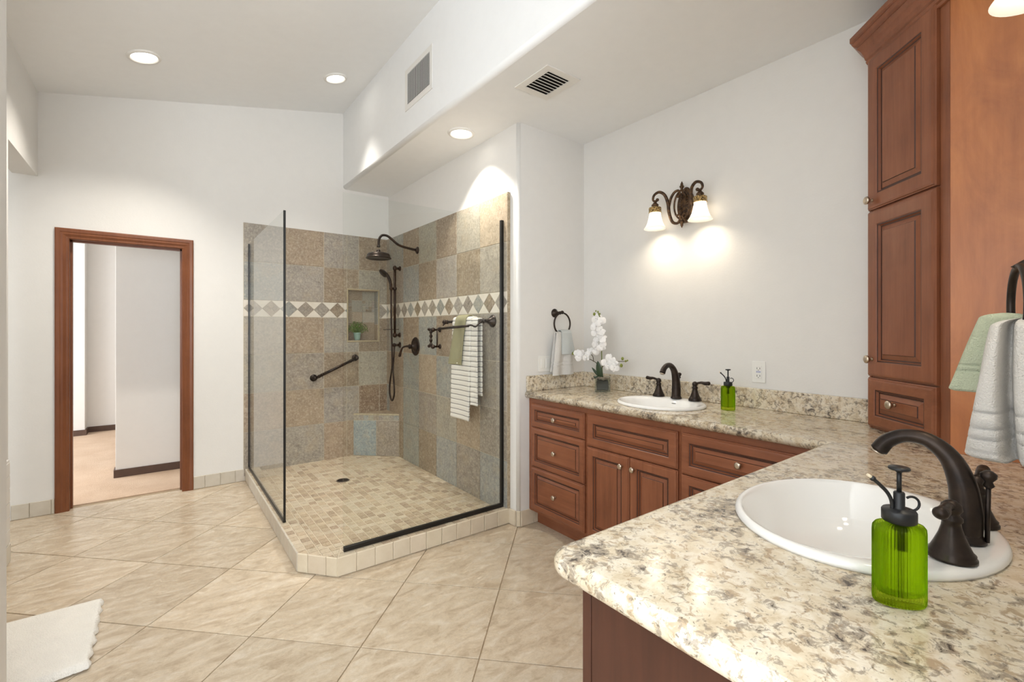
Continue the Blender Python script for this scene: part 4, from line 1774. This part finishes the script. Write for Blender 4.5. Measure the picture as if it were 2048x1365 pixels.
# ------------------------------------------------------------------ green spray bottles
def bottle(label):
    t = thing('spray_bottle', label, 'bottle', (0, 0, 0), 'green ribbed glass bottles')
    sx, sy = 0.047, 0.030
    m = MB()
    m.lathe([(0.0001, 0.003), (0.93, 0.0), (0.985, 0.003), (1.0, 0.009), (1.0, 0.138), (0.98, 0.147), (0.88, 0.153), (0.58, 0.157), (0.55, 0.162)], (0, 0, 0), seg=288, sx=sx, sy=sy, flute=48, fd=0.06, cap=False)
    m.lathe([(0.0001, 0.020), (0.80, 0.020), (0.89, 0.028), (0.90, 0.13), (0.86, 0.145), (0.52, 0.152), (0.52, 0.162)], (0, 0, 0), seg=72, sx=sx, sy=sy, cap=False)
    m.build('glass_body', 'green_glass', t)
    m = MB()
    m.lathe([(0.0001, 0.140), (0.012, 0.140), (0.014, 0.152), (0.026, 0.157), (0.029, 0.160), (0.029, 0.178), (0.027, 0.181), (0.012, 0.182), (0.0095, 0.185), (0.0095, 0.213), (0.008, 0.215), (0.0001, 0.215)], (0, 0, 0), seg=32)
    m.tube([(0, 0, 0.142), (0, 0, 0.105)], 0.008, 12)
    m.tube([(0, 0, 0.107), (0, 0, 0.014)], 0.0025, 8)
    ring = arc((0.022, 0, 0.193), 0.0135, -pi * 0.62, pi * 0.72, 16, 'xz')
    m.tube(ring, 0.0024, 8)
    m.build('cap', 'black_plastic', t)
    m = MB()
    m.tube([(0, 0, 0.214), (0, 0, 0.258)], 0.0042, 12)
    m.lathe([(0.0042, 0), (0.007, 0.003), (0.0175, 0.006), (0.0185, 0.009), (0.0165, 0.0115), (0.0001, 0.0125)], (0, 0, 0.252), seg=24)
    m.build('plunger', 'black_plastic', t)
    m = MB()
    noz = spline([(-0.012, 0, 0.178), (-0.0135, 0, 0.196), (-0.021, 0, 0.212), (-0.034, 0, 0.226), (-0.046, 0, 0.237)], 6)
    m.tube(noz, 0.0036, 10)
    m.ball((-0.047, 0, 0.238), 0.0055)
    m.build('nozzle', 'black_plastic', t)
    m = MB()
    m.tube([(-0.048, 0, 0.239), (-0.057, 0, 0.2455)], [0.0036, 0.0026], 10)
    tag(m.build('nozzle_tip', 'nozzle_white', t), 'pale nozzle tip')
    return t


b1 = bottle('bright green ribbed glass spray bottle on the near counter in front of the sink')
b1.location = (0.934 * NS, 0.213 * NS, ZC + 0.001)
b1.rotation_euler.z = atan2(-0.75, 0.66)
b1.scale = (0.77, 0.77, 0.80)
b2 = copy_tree(b1, None, 'small green glass spray bottle on the far counter by the backsplash')
b2.location = (2.40, 1.262, ZC + 0.001)
b2.rotation_euler.z = radians(-60)
b2.scale = (0.75, 0.75, 0.82)


# ------------------------------------------------------------------ wall sconces
def sconce(label):
    """Two-shade wall lamp; wall plane at local y=0, room towards -y, lamps along x."""
    t = thing('wall_sconce', label, 'wall lamp', (0, 0, 0), 'two-light bronze wall sconces')
    m = MB()
    rings = []
    for k, y in ((0.0, 0), (0.0, -0.01), (0.006, -0.014), (0.012, -0.012), (0.016, -0.016), (0.03, -0.018), (0.033, -0.024), (0.045, -0.026)):
        a_, b_ = 0.058 - k * 0.9, 0.10 - k
        rings.append([(a_ * cos(2 * pi * i / 48) if True else 0, y, b_ * sin(2 * pi * i / 48)) for i in range(48)])
    m.loft(rings, True, True, True, True)
    for i in range(24):
        a = 2 * pi * i / 24
        m.tube([(0.014 * cos(a), -0.027, 0.05 * sin(a)), (0.027 * cos(a), -0.031, 0.075 * sin(a)), (0.034 * cos(a), -0.024, 0.082 * sin(a))], [0.002, 0.0042, 0.002], 6)
    m.ball((0, -0.026, -0.085), 0.019, 1, 0.9, 0.9)
    m.lathe([(0.03, 0), (0.026, 0.012), (0.014, 0.016)], (0, -0.03, -0.108), (0, 0, 1), 20, sy=0.6)
    m.build('backplate', 'antique_bronze', t)
    m = MB()
    yr = -0.05
    m.tube([(0.052 * cos(2 * pi * i / 40), yr, 0.088 * sin(2 * pi * i / 40)) for i in range(40)], 0.0055, 10, closed=True)
    m.tube([(0, -0.02, 0.06), (0, yr, 0.088)], 0.006, 8)
    m.tube([(0, -0.02, -0.06), (0, yr, -0.088)], 0.006, 8)
    for sg in (1, -1):
        m.lathe([(0.006, 0), (0.012, 0.004), (0.006, 0.01), (0.011, 0.016), (0.014, 0.026), (0.008, 0.032), (0.009, 0.038), (0.0045, 0.05), (0.0001, 0.058)], (0, yr, sg * 0.086), (0, 0, sg), 14)
    m.build('scroll_ring', 'antique_bronze', t)
    for s in (-1, 1):
        m = MB()
        main = spline([(s * 0.012, yr, -0.085), (s * 0.03, yr, -0.108), (s * 0.062, yr - 0.005, -0.095), (s * 0.078, yr - 0.015, -0.04), (s * 0.078, yr - 0.028, 0.02), (s * 0.092, yr - 0.042, 0.072), (s * 0.124, yr - 0.052, 0.096), (s * 0.158, yr - 0.055, 0.085), (s * 0.168, yr - 0.055, 0.058), (s * 0.152, yr - 0.055, 0.038)], 8)
        m.tube(main, lerp_list([0.006, 0.008, 0.0095, 0.0105, 0.0105, 0.0095, 0.009, 0.008, 0.007, 0.006], len(main)), 12)
        m.ball((s * 0.136, yr - 0.055, 0.05), 0.0105)
        m.tube(spline([(s * 0.152, yr - 0.055, 0.038), (s * 0.143, yr - 0.055, 0.042), (s * 0.136, yr - 0.055, 0.05)], 4), 0.006, 10)
        up = spline([(s * 0.079, yr - 0.02, -0.01), (s * 0.068, yr - 0.016, 0.045), (s * 0.048, yr - 0.008, 0.082), (s * 0.026, yr, 0.092), (s * 0.014, yr, 0.074), (s * 0.022, yr, 0.058)], 7)
        m.tube(up, lerp_list([0.0085, 0.0085, 0.008, 0.0075, 0.0065, 0.006], len(up)), 12)
        m.ball((s * 0.026, yr, 0.056), 0.009)
        sm = spline([(s * 0.012, yr, -0.085), (s * 0.006, yr - 0.004, -0.07), (s * 0.02, yr - 0.006, -0.058), (s * 0.032, yr - 0.005, -0.066)], 5)
        m.tube(sm, 0.006, 10)
        m.build('arm', 'antique_bronze', t)
        xs, ys = s * 0.153, yr - 0.055
        m = MB()
        m.lathe([(0.0001, 0.052), (0.007, 0.05), (0.009, 0.036), (0.014, 0.03), (0.022, 0.022), (0.022, 0.016), (0.018, 0.012), (0.03, 0.006), (0.036, 0.004), (0.036, -0.004)], (xs, ys, 0.0), seg=24)
        m.build('socket_cup', 'antique_bronze', t)
        m = MB()
        m.lathe([(0.0365, 0.004), (0.0385, 0.0), (0.0375, -0.024), (0.0395, -0.027), (0.037, -0.03), (0.035, -0.024)], (xs, ys, 0.0), seg=32, cap=False)
        tag(m.build('pierced_band', 'gold_filigree', t), 'gold pierced metal band')
        m = MB()
        prof = [(0.033, -0.016), (0.0345, -0.04), (0.039, -0.065), (0.046, -0.09), (0.056, -0.112), (0.067, -0.128), (0.0685, -0.1305)]
        m.lathe(prof, (xs, ys, 0.0), seg=40, cap=False)
        tag(m.build('shade', 'frosted_shade', t), 'glowing frosted white glass bell shade')
        m = MB()
        m.ball((xs, ys, -0.078), 0.021, 1, 1, 1.25)
        m.build('bulb', 'sconce_bulb', t)
        l = bpy.data.lights.new('sconce_glow', 'SPOT')
        l.energy = 3.2
        l.color = (1.0, 0.86, 0.66)
        l.spot_size = radians(150)
        l.spot_blend = 1.0
        l.shadow_soft_size = 0.05
        lo = bpy.data.objects.new('sconce_glow', l)
        COL.objects.link(lo)
        lo.parent = t
        lo.location = (xs, ys, -0.138)
    return t


c1 = sconce('bronze two-light scroll sconce on the vanity wall above the far sink')
c1.location = (XV, 1.625, 2.118)
c1.rotation_euler.z = -pi / 2
c2 = copy_tree(c1, None, 'bronze two-light sconce over the near sink, only a glowing shade edge visible')
c2.location = (1.275, 0.0, 2.168)
c2.rotation_euler.z = pi


# ------------------------------------------------------------------ recessed lights
def downlight(label, loc, tilt, r, power, spot, blend):
    t = thing('recessed_light', label, 'ceiling light', (0, 0, 0), 'white recessed ceiling lights')
    m = MB()
    m.lathe([(r * 1.0, 0.002), (r * 1.0, -0.003), (r * 0.97, -0.009), (r * 0.84, -0.013), (r * 0.8, -0.012), (r * 0.72, -0.002)], (0, 0, 0), seg=48, cap=False)
    m.build('trim_ring', 'white_metal', t)
    m = MB()
    m.lathe([(r * 0.73, -0.006), (0.0001, -0.006)], (0, 0, 0), seg=40, cap=False)
    m.build('lens', 'lamp_lens', t)
    l = bpy.data.lights.new('downlight_beam', 'SPOT')
    l.energy = power
    l.color = (1.0, 0.95, 0.87)
    l.spot_size = radians(spot)
    l.spot_blend = blend
    l.shadow_soft_size = 0.045
    lo = bpy.data.objects.new('downlight_beam', l)
    COL.objects.link(lo)
    lo.parent = t
    lo.location = (0, 0, -0.02)
    lo.rotation_euler.y = 0.28 if tilt else 0.0
    t.location = loc
    t.rotation_euler.y = tilt
    return t


TL = -math.atan(0.21)
downlight('bright recessed light in the sloped ceiling, leftmost, above the doorway', (-0.088, 4.01, zceil(-0.088)), TL, 0.098, 130, 105, 1.0)
downlight('small recessed light in the sloped ceiling left of the soffit', (1.173, 3.997, zceil(1.173)), TL, 0.095, 80, 80, 1.0)
downlight('recessed light in the lowered ceiling directly over the shower', (1.73, 2.88, ZL), 0, 0.098, 70, 100, 0.4)

# ------------------------------------------------------------------ air vents
vt = thing('air_vent', 'white air vent grille with vertical slats high on the soffit face', 'vent', (XF, 3.03, 3.12))
m = MB()
y0, y1, z0, z1 = 2.86, 3.215, 3.03, 3.255
fr_ = [(y0 - 0.04, z0 - 0.04, y1 + 0.04, z0), (y0 - 0.04, z1, y1 + 0.04, z1 + 0.04), (y0 - 0.04, z0, y0, z1), (y1, z0, y1 + 0.04, z1)]
for a in fr_: m.box(XF - 0.006, a[0], a[1], XF - 0.0005, a[2], a[3], 0.001)
m.build('frame', 'white_metal', vt)
m = MB()
m.box(XF - 0.0015, y0, z0, XF - 0.0005, y1, z1)
m.build('backing', 'vent_grey', vt)
m = MB()
k = y0 + 0.008
while k < y1 - 0.004:
    mm = m.M
    m.M = Matrix.Translation((XF - 0.0075, k, 0)) @ Matrix.Rotation(radians(-28), 4, 'Z')
    m.box(-0.0008, -0.0070, z0, 0.0008, 0.0070, z1)
    m.M = mm
    k += 0.0148
m.build('slats', 'white_metal', vt)

vt = thing('air_vent', 'ceiling air vent with dark gaps between slats in the lowered ceiling', 'vent', (1.785, 2.0, ZL))
m = MB()
x0, x1, y0, y1 = 1.695, 1.855, 1.90, 2.10
for a in ((x0 - 0.045, y0 - 0.045, x1 + 0.045, y0), (x0 - 0.045, y1, x1 + 0.045, y1 + 0.045), (x0 - 0.045, y0, x0, y1), (x1, y0, x1 + 0.045, y1)):
    m.box(a[0], a[1], ZL - 0.006, a[2], a[3], ZL - 0.0005, 0.001)
m.build('frame', 'white_metal', vt)
m = MB()
m.box(x0, y0, ZL - 0.0015, x1, y1, ZL - 0.0005)
m.build('backing', 'dark_gap', vt)
m = MB()
k = y0 + 0.012
while k < y1:
    mm = m.M
    m.M = Matrix.Translation((0, k, ZL - 0.009)) @ Matrix.Rotation(radians(28), 4, 'X')
    m.box(x0, -0.0105, -0.0008, x1, 0.0105, 0.0008)
    m.M = mm
    k += 0.026
m.build('slats', 'white_metal', vt)

# tall white register at the left edge
rg = thing('wall_register', 'white louvred wall register low on the left wall edge', 'vent', (XL, 3.7, 0.1))
m = MB()
m.box(XL + 0.0005, 3.52, 0.115, XL + 0.012, 3.90, 0.60, 0.003)
m.build('frame', 'white_metal', rg)
m = MB()
for k in range(6):
    m.box(XL + 0.012, 3.53, 0.13 + 0.077 * k, XL + 0.015, 3.89, 0.20 + 0.077 * k, 0.001)
m.build('louvres', 'white_metal', rg)

# ------------------------------------------------------------------ outlet and switch plate
ot = thing('wall_outlet', 'white double wall outlet on the vanity wall above the backsplash', 'outlet', (XV, 1.19, 1.12))
m = MB()
m.box(XV - 0.006, 1.153, 1.064, XV - 0.0003, 1.225, 1.181, 0.003)
m.build('plate', 'white_plastic', ot)
m = MB()
m.box(XV - 0.0085, 1.172, 1.087, XV - 0.005, 1.206, 1.158, 0.002)
m.build('receptacle', 'white_plastic', ot)
for zc in (1.142, 1.102):
    for q in ((1.195, -0.005, 1.1975, 0.005), (1.180, -0.005, 1.1825, 0.005), (1.187, -0.011, 1.191, -0.007)):
        m = MB()
        m.box(XV - 0.0089, q[0], zc + q[1], XV - 0.0083, q[2], zc + q[3])
        m.build('slot', 'slot_dark', ot)
m = MB()
for k in range(2):
    for j in range(4):
        m.box(XV - 0.0089, 1.178 + j * 0.006, 1.119 + k * 0.0055, XV - 0.0083, 1.182 + j * 0.006, 1.122 + k * 0.0055)
tag(m.build('button_print', 'blue_print', ot), 'tiny blue test and reset marks')
sw = thing('switch_plate', 'white double rocker switch plate behind the grey hanging towel', 'switch', (2.19, YR, 1.1))
m = MB()
m.box(2.125, YR - 0.006, 1.052, 2.243, YR - 0.0003, 1.170, 0.003)
m.build('plate', 'white_plastic', sw)
for x in (2.147, 2.195):
    m = MB()
    m.box(x, YR - 0.010, 1.078, x + 0.033, YR - 0.005, 1.146, 0.002)
    m.build('rocker', 'white_plastic', sw)

# ------------------------------------------------------------------ towel ring and towels, return wall
tr = thing('towel_ring', 'bronze towel ring on the short wall beside the shower', 'towel ring', (2.28, YR, 1.47))
RX, RY, RZ = 2.30, YR - 0.065, 1.395
m = MB()
m.lathe([(0.032, 0), (0.032, 0.004), (0.026, 0.010), (0.015, 0.022), (0.011, 0.04), (0.011, 0.055), (0.013, 0.06), (0.0001, 0.075)], (RX - 0.015, YR, RZ + 0.078), (0, -1, 0), 24)
m.tube([(RX - 0.015, YR - 0.05, RZ + 0.078), (RX + 0.0, RY, RZ + 0.080)], 0.008, 10)
m.ball((RX + 0.0, RY, RZ + 0.082), 0.013)
m.build('post', 'bronze', tr)
m = MB()
m.tube([(RX + 0.0 + 0.078 * cos(2 * pi * k / 40), RY, RZ + 0.078 * sin(2 * pi * k / 40)) for k in range(40)], 0.006, 10, closed=True)
m.build('ring', 'bronze', tr)
o = drape('hand_towel', 'white_terry', (RX + 0.0, RY, RZ - 0.072), (1, 0, 0), (0, -1, 0), 0.185, 0.295, 0.27, r=0.012, thick=0.008, folds=0.010, nf=1.6, waist=0.30, seed=2, flare=0.14, ribs_at=[(0.2, 0.21), (0.225, 0.235)])
tag(o, 'long pale grey hand towel hanging from the towel ring beside the shower', 'hand towel')
o = drape('washcloth', 'blue_grey_cloth', (RX + 0.02, RY, RZ - 0.068), (1, 0, 0), (0, -1, 0), 0.115, 0.15, 0.14, r=0.024, thick=0.006, folds=0.006, nf=1.0, waist=0.2, flare=0.15, skew=0.025, seed=6)
tag(o, 'short blue grey washcloth folded over the hand towel beside the shower', 'washcloth')

# ------------------------------------------------------------------ near towel ring and towels
RXn, RYn, RZn = 1.50, 0.135, 1.405
tr = thing('towel_ring', 'dark bronze towel ring at the right edge beside the tall cabinet', 'towel ring', (RXn, 0, RZn + 0.08))
m = MB()
m.lathe([(0.034, 0), (0.034, 0.005), (0.026, 0.012), (0.014, 0.03), (0.012, 0.06), (0.012, 0.12), (0.014, 0.128), (0.0001, 0.148)], (RXn, 0.0, RZn + 0.085), (0, 1, 0), 24)
m.build('post', 'bronze', tr)
m = MB()
rot = radians(14)
m.tube([(RXn + 0.085 * cos(2 * pi * k / 48) * cos(rot), RYn + 0.085 * cos(2 * pi * k / 48) * sin(rot), RZn + 0.085 * sin(2 * pi * k / 48)) for k in range(48)], 0.0075, 12, closed=True)
m.build('ring', 'bronze', tr)


def hang_towel(name, mat, label, cat, cx, cy, ztop, L, w0, w1, d0, d1, bands, lean, split=False, seed=1, al=(1, 0, 0), ou=(0, 1, 0), zskew=0.0):
    """Bunched towel hanging from a ring: a closed folded body that widens downwards."""
    al, ou = Vector(al), Vector(ou)
    rnd = random.Random(seed)
    mb = MB()
    n, rows_ = 160, 80
    rings = []
    for k in range(rows_ + 1):
        t = k / rows_
        e = t ** 0.75
        w = w0 + (w1 - w0) * e
        d = d0 + (d1 - d0) * e
        z = ztop - L * t
        bulge = 0.0
        for q0, q1, amt in bands:
            if q0 < t < q1: bulge += amt
        end = 1.0
        if t > 0.965: end = 1.0 - 0.25 * ((t - 0.965) / 0.035) ** 2
        if t < 0.06: end = sqrt(max(0.02, 1 - ((0.06 - t) / 0.06) ** 2))
        ring = []
        for i in range(n):
            a = 2 * pi * i / n
            ca, sa = cos(a), sin(a)
            x = (abs(ca) ** 0.7) * (1 if ca >= 0 else -1) * w / 2
            y = (abs(sa) ** 0.7) * (1 if sa >= 0 else -1) * d / 2
            if split and sa > -0.2:
                y -= d * 0.62 * math.exp(-((x - 0.016 - 0.006 * sin(3 * t)) / (0.007 + 0.003 * t)) ** 2)
            fold = 1 + 0.05 * sin(5 * a + seed + 1.5 * t) * min(1, t * 3)
            x *= fold * end
            y = (y * fold + (bulge if sa > -0.2 else 0) * (1 if sa > 0 else 0)) * end
            ring.append(Vector((cx, cy, z - zskew * x * t)) + al * (x + lean[0] * t) + ou * (y + lean[1] * t))
        rings.append(ring)
    mb.loft(rings, True, True, True, True)
    o = mb.build(name, mat, None)
    return tag(o, label, cat)


hang_towel('hand_towel', 'white_terry', 'thick off-white hand towel hanging at the right edge over the near counter', 'hand towel', RXn - 0.05, RYn - 0.010, RZn - 0.030, 0.30, 0.085, 0.185, 0.10, 0.17,
           [(0.655, 0.675, -0.006), (0.69, 0.75, 0.002), (0.765, 0.785, -0.006), (0.805, 0.825, 0.002), (0.84, 0.86, -0.006), (0.93, 0.945, -0.003)], (-0.006, 0.01), True, 3, (0, 1, 0), (-1, 0, 0))
hang_towel('washcloth', 'pale_green_terry', 'pale green washcloth behind the off-white towel at the right edge', 'washcloth', RXn + 0.02, RYn + 0.024, RZn - 0.016, 0.185, 0.075, 0.095, 0.03, 0.05,
           [(0.64, 0.67, -0.003), (0.72, 0.75, -0.003)], (0.052, -0.02), False, 9, (0, 1, 0), (-1, 0, 0))

# ------------------------------------------------------------------ orchid
ox, oy = 2.43, 2.165
oc = thing('orchid', 'white orchid in a square clear glass vase on the far counter', 'plant', (ox, oy, ZC))
VR = Matrix.Translation((ox, oy, 0)) @ Matrix.Rotation(radians(43), 4, 'Z') @ Matrix.Translation((-ox, -oy, 0))
m = MB()
m.M = VR
h_, w_ = 0.105, 0.053
m.box(ox - w_, oy - w_, ZC + 0.0008, ox + w_, oy + w_, ZC + 0.012, 0.002)
for a in ((-w_, -w_, w_, -w_ + 0.005), (-w_, w_ - 0.005, w_, w_), (-w_, -w_ + 0.005, -w_ + 0.005, w_ - 0.005), (w_ - 0.005, -w_ + 0.005, w_, w_ - 0.005)):
    m.box(ox + a[0], oy + a[1], ZC + 0.012, ox + a[2], oy + a[3], ZC + h_)
m.build('vase', 'vase_glass', oc)
m = MB()
m.M = VR
m.box(ox - 0.040, oy - 0.040, ZC + 0.014, ox + 0.040, oy + 0.040, ZC + 0.078, 0.008)
m.build('soil_block', 'dark_soil', oc)
m = MB()
rnd = random.Random(11)
for k in range(70):
    m.ball((ox + rnd.uniform(-0.030, 0.030), oy + rnd.uniform(-0.030, 0.030), ZC + 0.086 + rnd.uniform(0, 0.012)), rnd.uniform(0.006, 0.009), 1, 1, 0.8, 8, 6)
m.build('pebbles', 'pebbles', oc)
# directions: v_right runs along the wall towards the camera's right
vr = Vector((0.0, -1.0, 0))
vt_ = Vector((-1.0, 0, 0))
top = Vector((ox, oy, ZC + 0.09))


def oP(right, up, outw=0.0):
    return top + vr * right + vt_ * outw + Vector((0, 0, up))


stems = [spline([oP(0, 0), oP(0.002, 0.15, 0.01), oP(0.004, 0.30, 0.015), oP(0.012, 0.40, 0.03), oP(0.004, 0.455, 0.05)], 8),
         spline([oP(0, 0), oP(-0.02, 0.09, 0.02), oP(-0.06, 0.125, 0.04), (oP(-0.12, 0.14, 0.05)), oP(-0.235, 0.165, 0.05)], 8),
         spline([oP(0, 0), oP(0.02, 0.07, 0.03), oP(0.06, 0.10, 0.04), oP(0.13, 0.125, 0.05), oP(0.25, 0.135, 0.05)], 8),
         spline([oP(-0.05, 0.115, 0.035), oP(-0.052, 0.15, 0.04), oP(-0.066, 0.168, 0.045)], 6)]
for i, s in enumerate(stems):
    m = MB()
    m.tube(s, 0.0035 if i == 0 else 0.0024, 8)
    m.build('stem', 'stem_green' if i == 0 else 'stem_brown', oc)


def leaf(mb, base, tip, width, curl):
    b, t = Vector(base), Vector(tip)
    d = t - b
    side = d.cross(Vector((-0.9, -0.3, 0.2))).normalized()
    nrm = side.cross(d).normalized()
    rows_ = []
    for k in range(13):
        s = k / 12
        w = width * sin(pi * min(1, s * 0.93 + 0.07)) ** 0.7
        c = b + d * s + nrm * curl * sin(pi * s)
        rows_.append([mb.v(c - side * w), mb.v(c + nrm * (-0.12 * w)), mb.v(c + side * w)])
    for a, c in zip(rows_[:-1], rows_[1:]):
        for i in range(2): mb.f([a[i], a[i + 1], c[i + 1], c[i]], True)


for bt, tp, w, cu in ((oP(0.003, -0.005, 0.01), oP(0.002, 0.125, 0.05), 0.022, 0.01), (oP(-0.008, -0.002), oP(-0.072, 0.075, 0.03), 0.010, 0.006), (oP(-0.012, -0.006), oP(-0.058, 0.012, 0.03), 0.011, 0.004)):
    m = MB()
    leaf(m, bt, tp, w, cu)
    m.build('leaf', 'leaf_green', oc, solid=0.0015)


def flower(center, face, size, spin, rnd):
    f = Vector(face).normalized()
    q = Vector((0, 0, 1)).rotation_difference(f).to_matrix() @ Matrix.Rotation(spin, 3, 'Z')
    mb = MB()
    C = Vector(center)
    for k, (ang, L, W) in enumerate(((90, 1.0, 0.42), (215, 0.95, 0.36), (325, 0.95, 0.36), (8, 1.1, 0.62), (172, 1.1, 0.62))):
        a = radians(ang + rnd.uniform(-8, 8))
        dirv = Vector((cos(a), sin(a), 0))
        sid = Vector((-sin(a), cos(a), 0))
        rows_ = []
        for i in range(8):
            s = i / 7
            w = W * size * (sin(pi * min(1, s * 0.86 + 0.10)) ** 0.6)
            zz = size * (0.22 * s - 0.42 * s * s) + (0.006 if k > 2 else 0)
            c = dirv * (L * size * s)
            rows_.append([mb.v(C + q @ (c + sid * (w * j / 2) + Vector((0, 0, zz - 0.10 * size * abs(j) / 2 + 0.003 * rnd.uniform(-1, 1))))) for j in (-2, -1, 0, 1, 2)])
        for r0, r1 in zip(rows_[:-1], rows_[1:]):
            for i in range(4): mb.f([r0[i], r0[i + 1], r1[i + 1], r1[i]], True)
    mb.ball(C + q @ Vector((0, -0.1 * size, 0.18 * size)), 0.17 * size, 1, 1, 1, 10, 6)
    return mb.build('flower', 'petal', oc)


rnd = random.Random(21)
fl_pos = []
for k in range(9):
    up = 0.20 + 0.027 * k
    fl_pos.append((0.026 * (1 if k % 2 else -1) * (1.1 - 0.04 * k) + 0.006, up, 0.035 + 0.02 * rnd.random(), 0.036))
fl_pos += [(-0.09, 0.155, 0.07, 0.036), (-0.065, 0.185, 0.05, 0.03), (-0.125, 0.165, 0.06, 0.034), (-0.155, 0.15, 0.07, 0.034), (-0.18, 0.17, 0.06, 0.03),
           (0.085, 0.115, 0.06, 0.034), (0.115, 0.10, 0.07, 0.036), (0.12, 0.145, 0.06, 0.034), (0.155, 0.12, 0.07, 0.034), (0.165, 0.09, 0.07, 0.03)]
for r_, u_, o_, s_ in fl_pos:
    flower(oP(r_, u_, o_), (-0.75 + rnd.uniform(-0.35, 0.35), -0.3 + rnd.uniform(-0.6, 0.6), rnd.uniform(-0.25, 0.35)), s_, rnd.uniform(0, 6.28), rnd)
for r_, u_, o_, s_ in ((-0.03, 0.445, 0.05, 0.009), (0.004, 0.46, 0.05, 0.006), (0.02, 0.445, 0.05, 0.006), (-0.015, 0.466, 0.05, 0.005), (-0.235, 0.165, 0.05, 0.009), (-0.225, 0.178, 0.05, 0.006), (-0.25, 0.172, 0.05, 0.005), (0.215, 0.15, 0.05, 0.009), (0.205, 0.105, 0.05, 0.010), (0.24, 0.135, 0.05, 0.006), (0.255, 0.14, 0.05, 0.005)):
    m = MB()
    m.ball(oP(r_, u_, o_), s_, 1, 1, 1.25, 12, 8)
    m.build('bud', 'bud_green', oc)

# ------------------------------------------------------------------ bath mat
m = MB()
rx0, rx1, ry0, ry1 = -0.70, -0.224, 2.47, 3.06
nx_, ny_ = 60, 44
rnd = random.Random(4)
top_, bot_ = [], []
for j in range(ny_ + 1):
    ra, rb = [], []
    for i in range(nx_ + 1):
        s, t = i / nx_, j / ny_
        x = rx0 + (rx1 - rx0) * s
        y = ry0 + (ry1 - ry0) * t
        ex = 0.004 * sin(40 * t) + 0.003 * rnd.uniform(-1, 1) if i == nx_ else 0
        ey = 0.003 * rnd.uniform(-1, 1) if j in (0, ny_) else 0
        edge = min(s, 1 - s, t, 1 - t)
        lift = 0.010 * max(0, (s - 0.55) / 0.45) ** 1.5 * max(0, 1 - t * 1.6)
        z = 0.022 * min(1, (edge / 0.02)) ** 0.5 + 0.0035
        # a soft crease across the mat
        z += 0.005 * math.exp(-((t - 0.55 + 0.08 * s) / 0.05) ** 2) * (edge > 0)
        ra.append(m.v((x + ex, y + ey, z + lift)))
        rb.append(m.v((x + ex, y + ey, 0.001 + lift)))
    top_.append(ra)
    bot_.append(rb)
for j in range(ny_):
    for i in range(nx_):
        m.f([top_[j][i], top_[j][i + 1], top_[j + 1][i + 1], top_[j + 1][i]], True)
        m.f([bot_[j][i], bot_[j + 1][i], bot_[j + 1][i + 1], bot_[j][i + 1]], True)
for i in range(nx_):
    m.f([top_[0][i], bot_[0][i], bot_[0][i + 1], top_[0][i + 1]])
    m.f([top_[ny_][i + 1], bot_[ny_][i + 1], bot_[ny_][i], top_[ny_][i]])
for j in range(ny_):
    m.f([top_[j + 1][0], bot_[j + 1][0], bot_[j][0], top_[j][0]])
    m.f([top_[j][nx_], bot_[j][nx_], bot_[j + 1][nx_], top_[j + 1][nx_]])
tag(m.build('bath_mat', 'white_rug'), 'thick white bath mat on the tile floor at the lower left', 'bath mat')

# ------------------------------------------------------------------ tidy helper properties
for o in bpy.data.objects:
    if '_o' in o.keys():
        del o['_o']
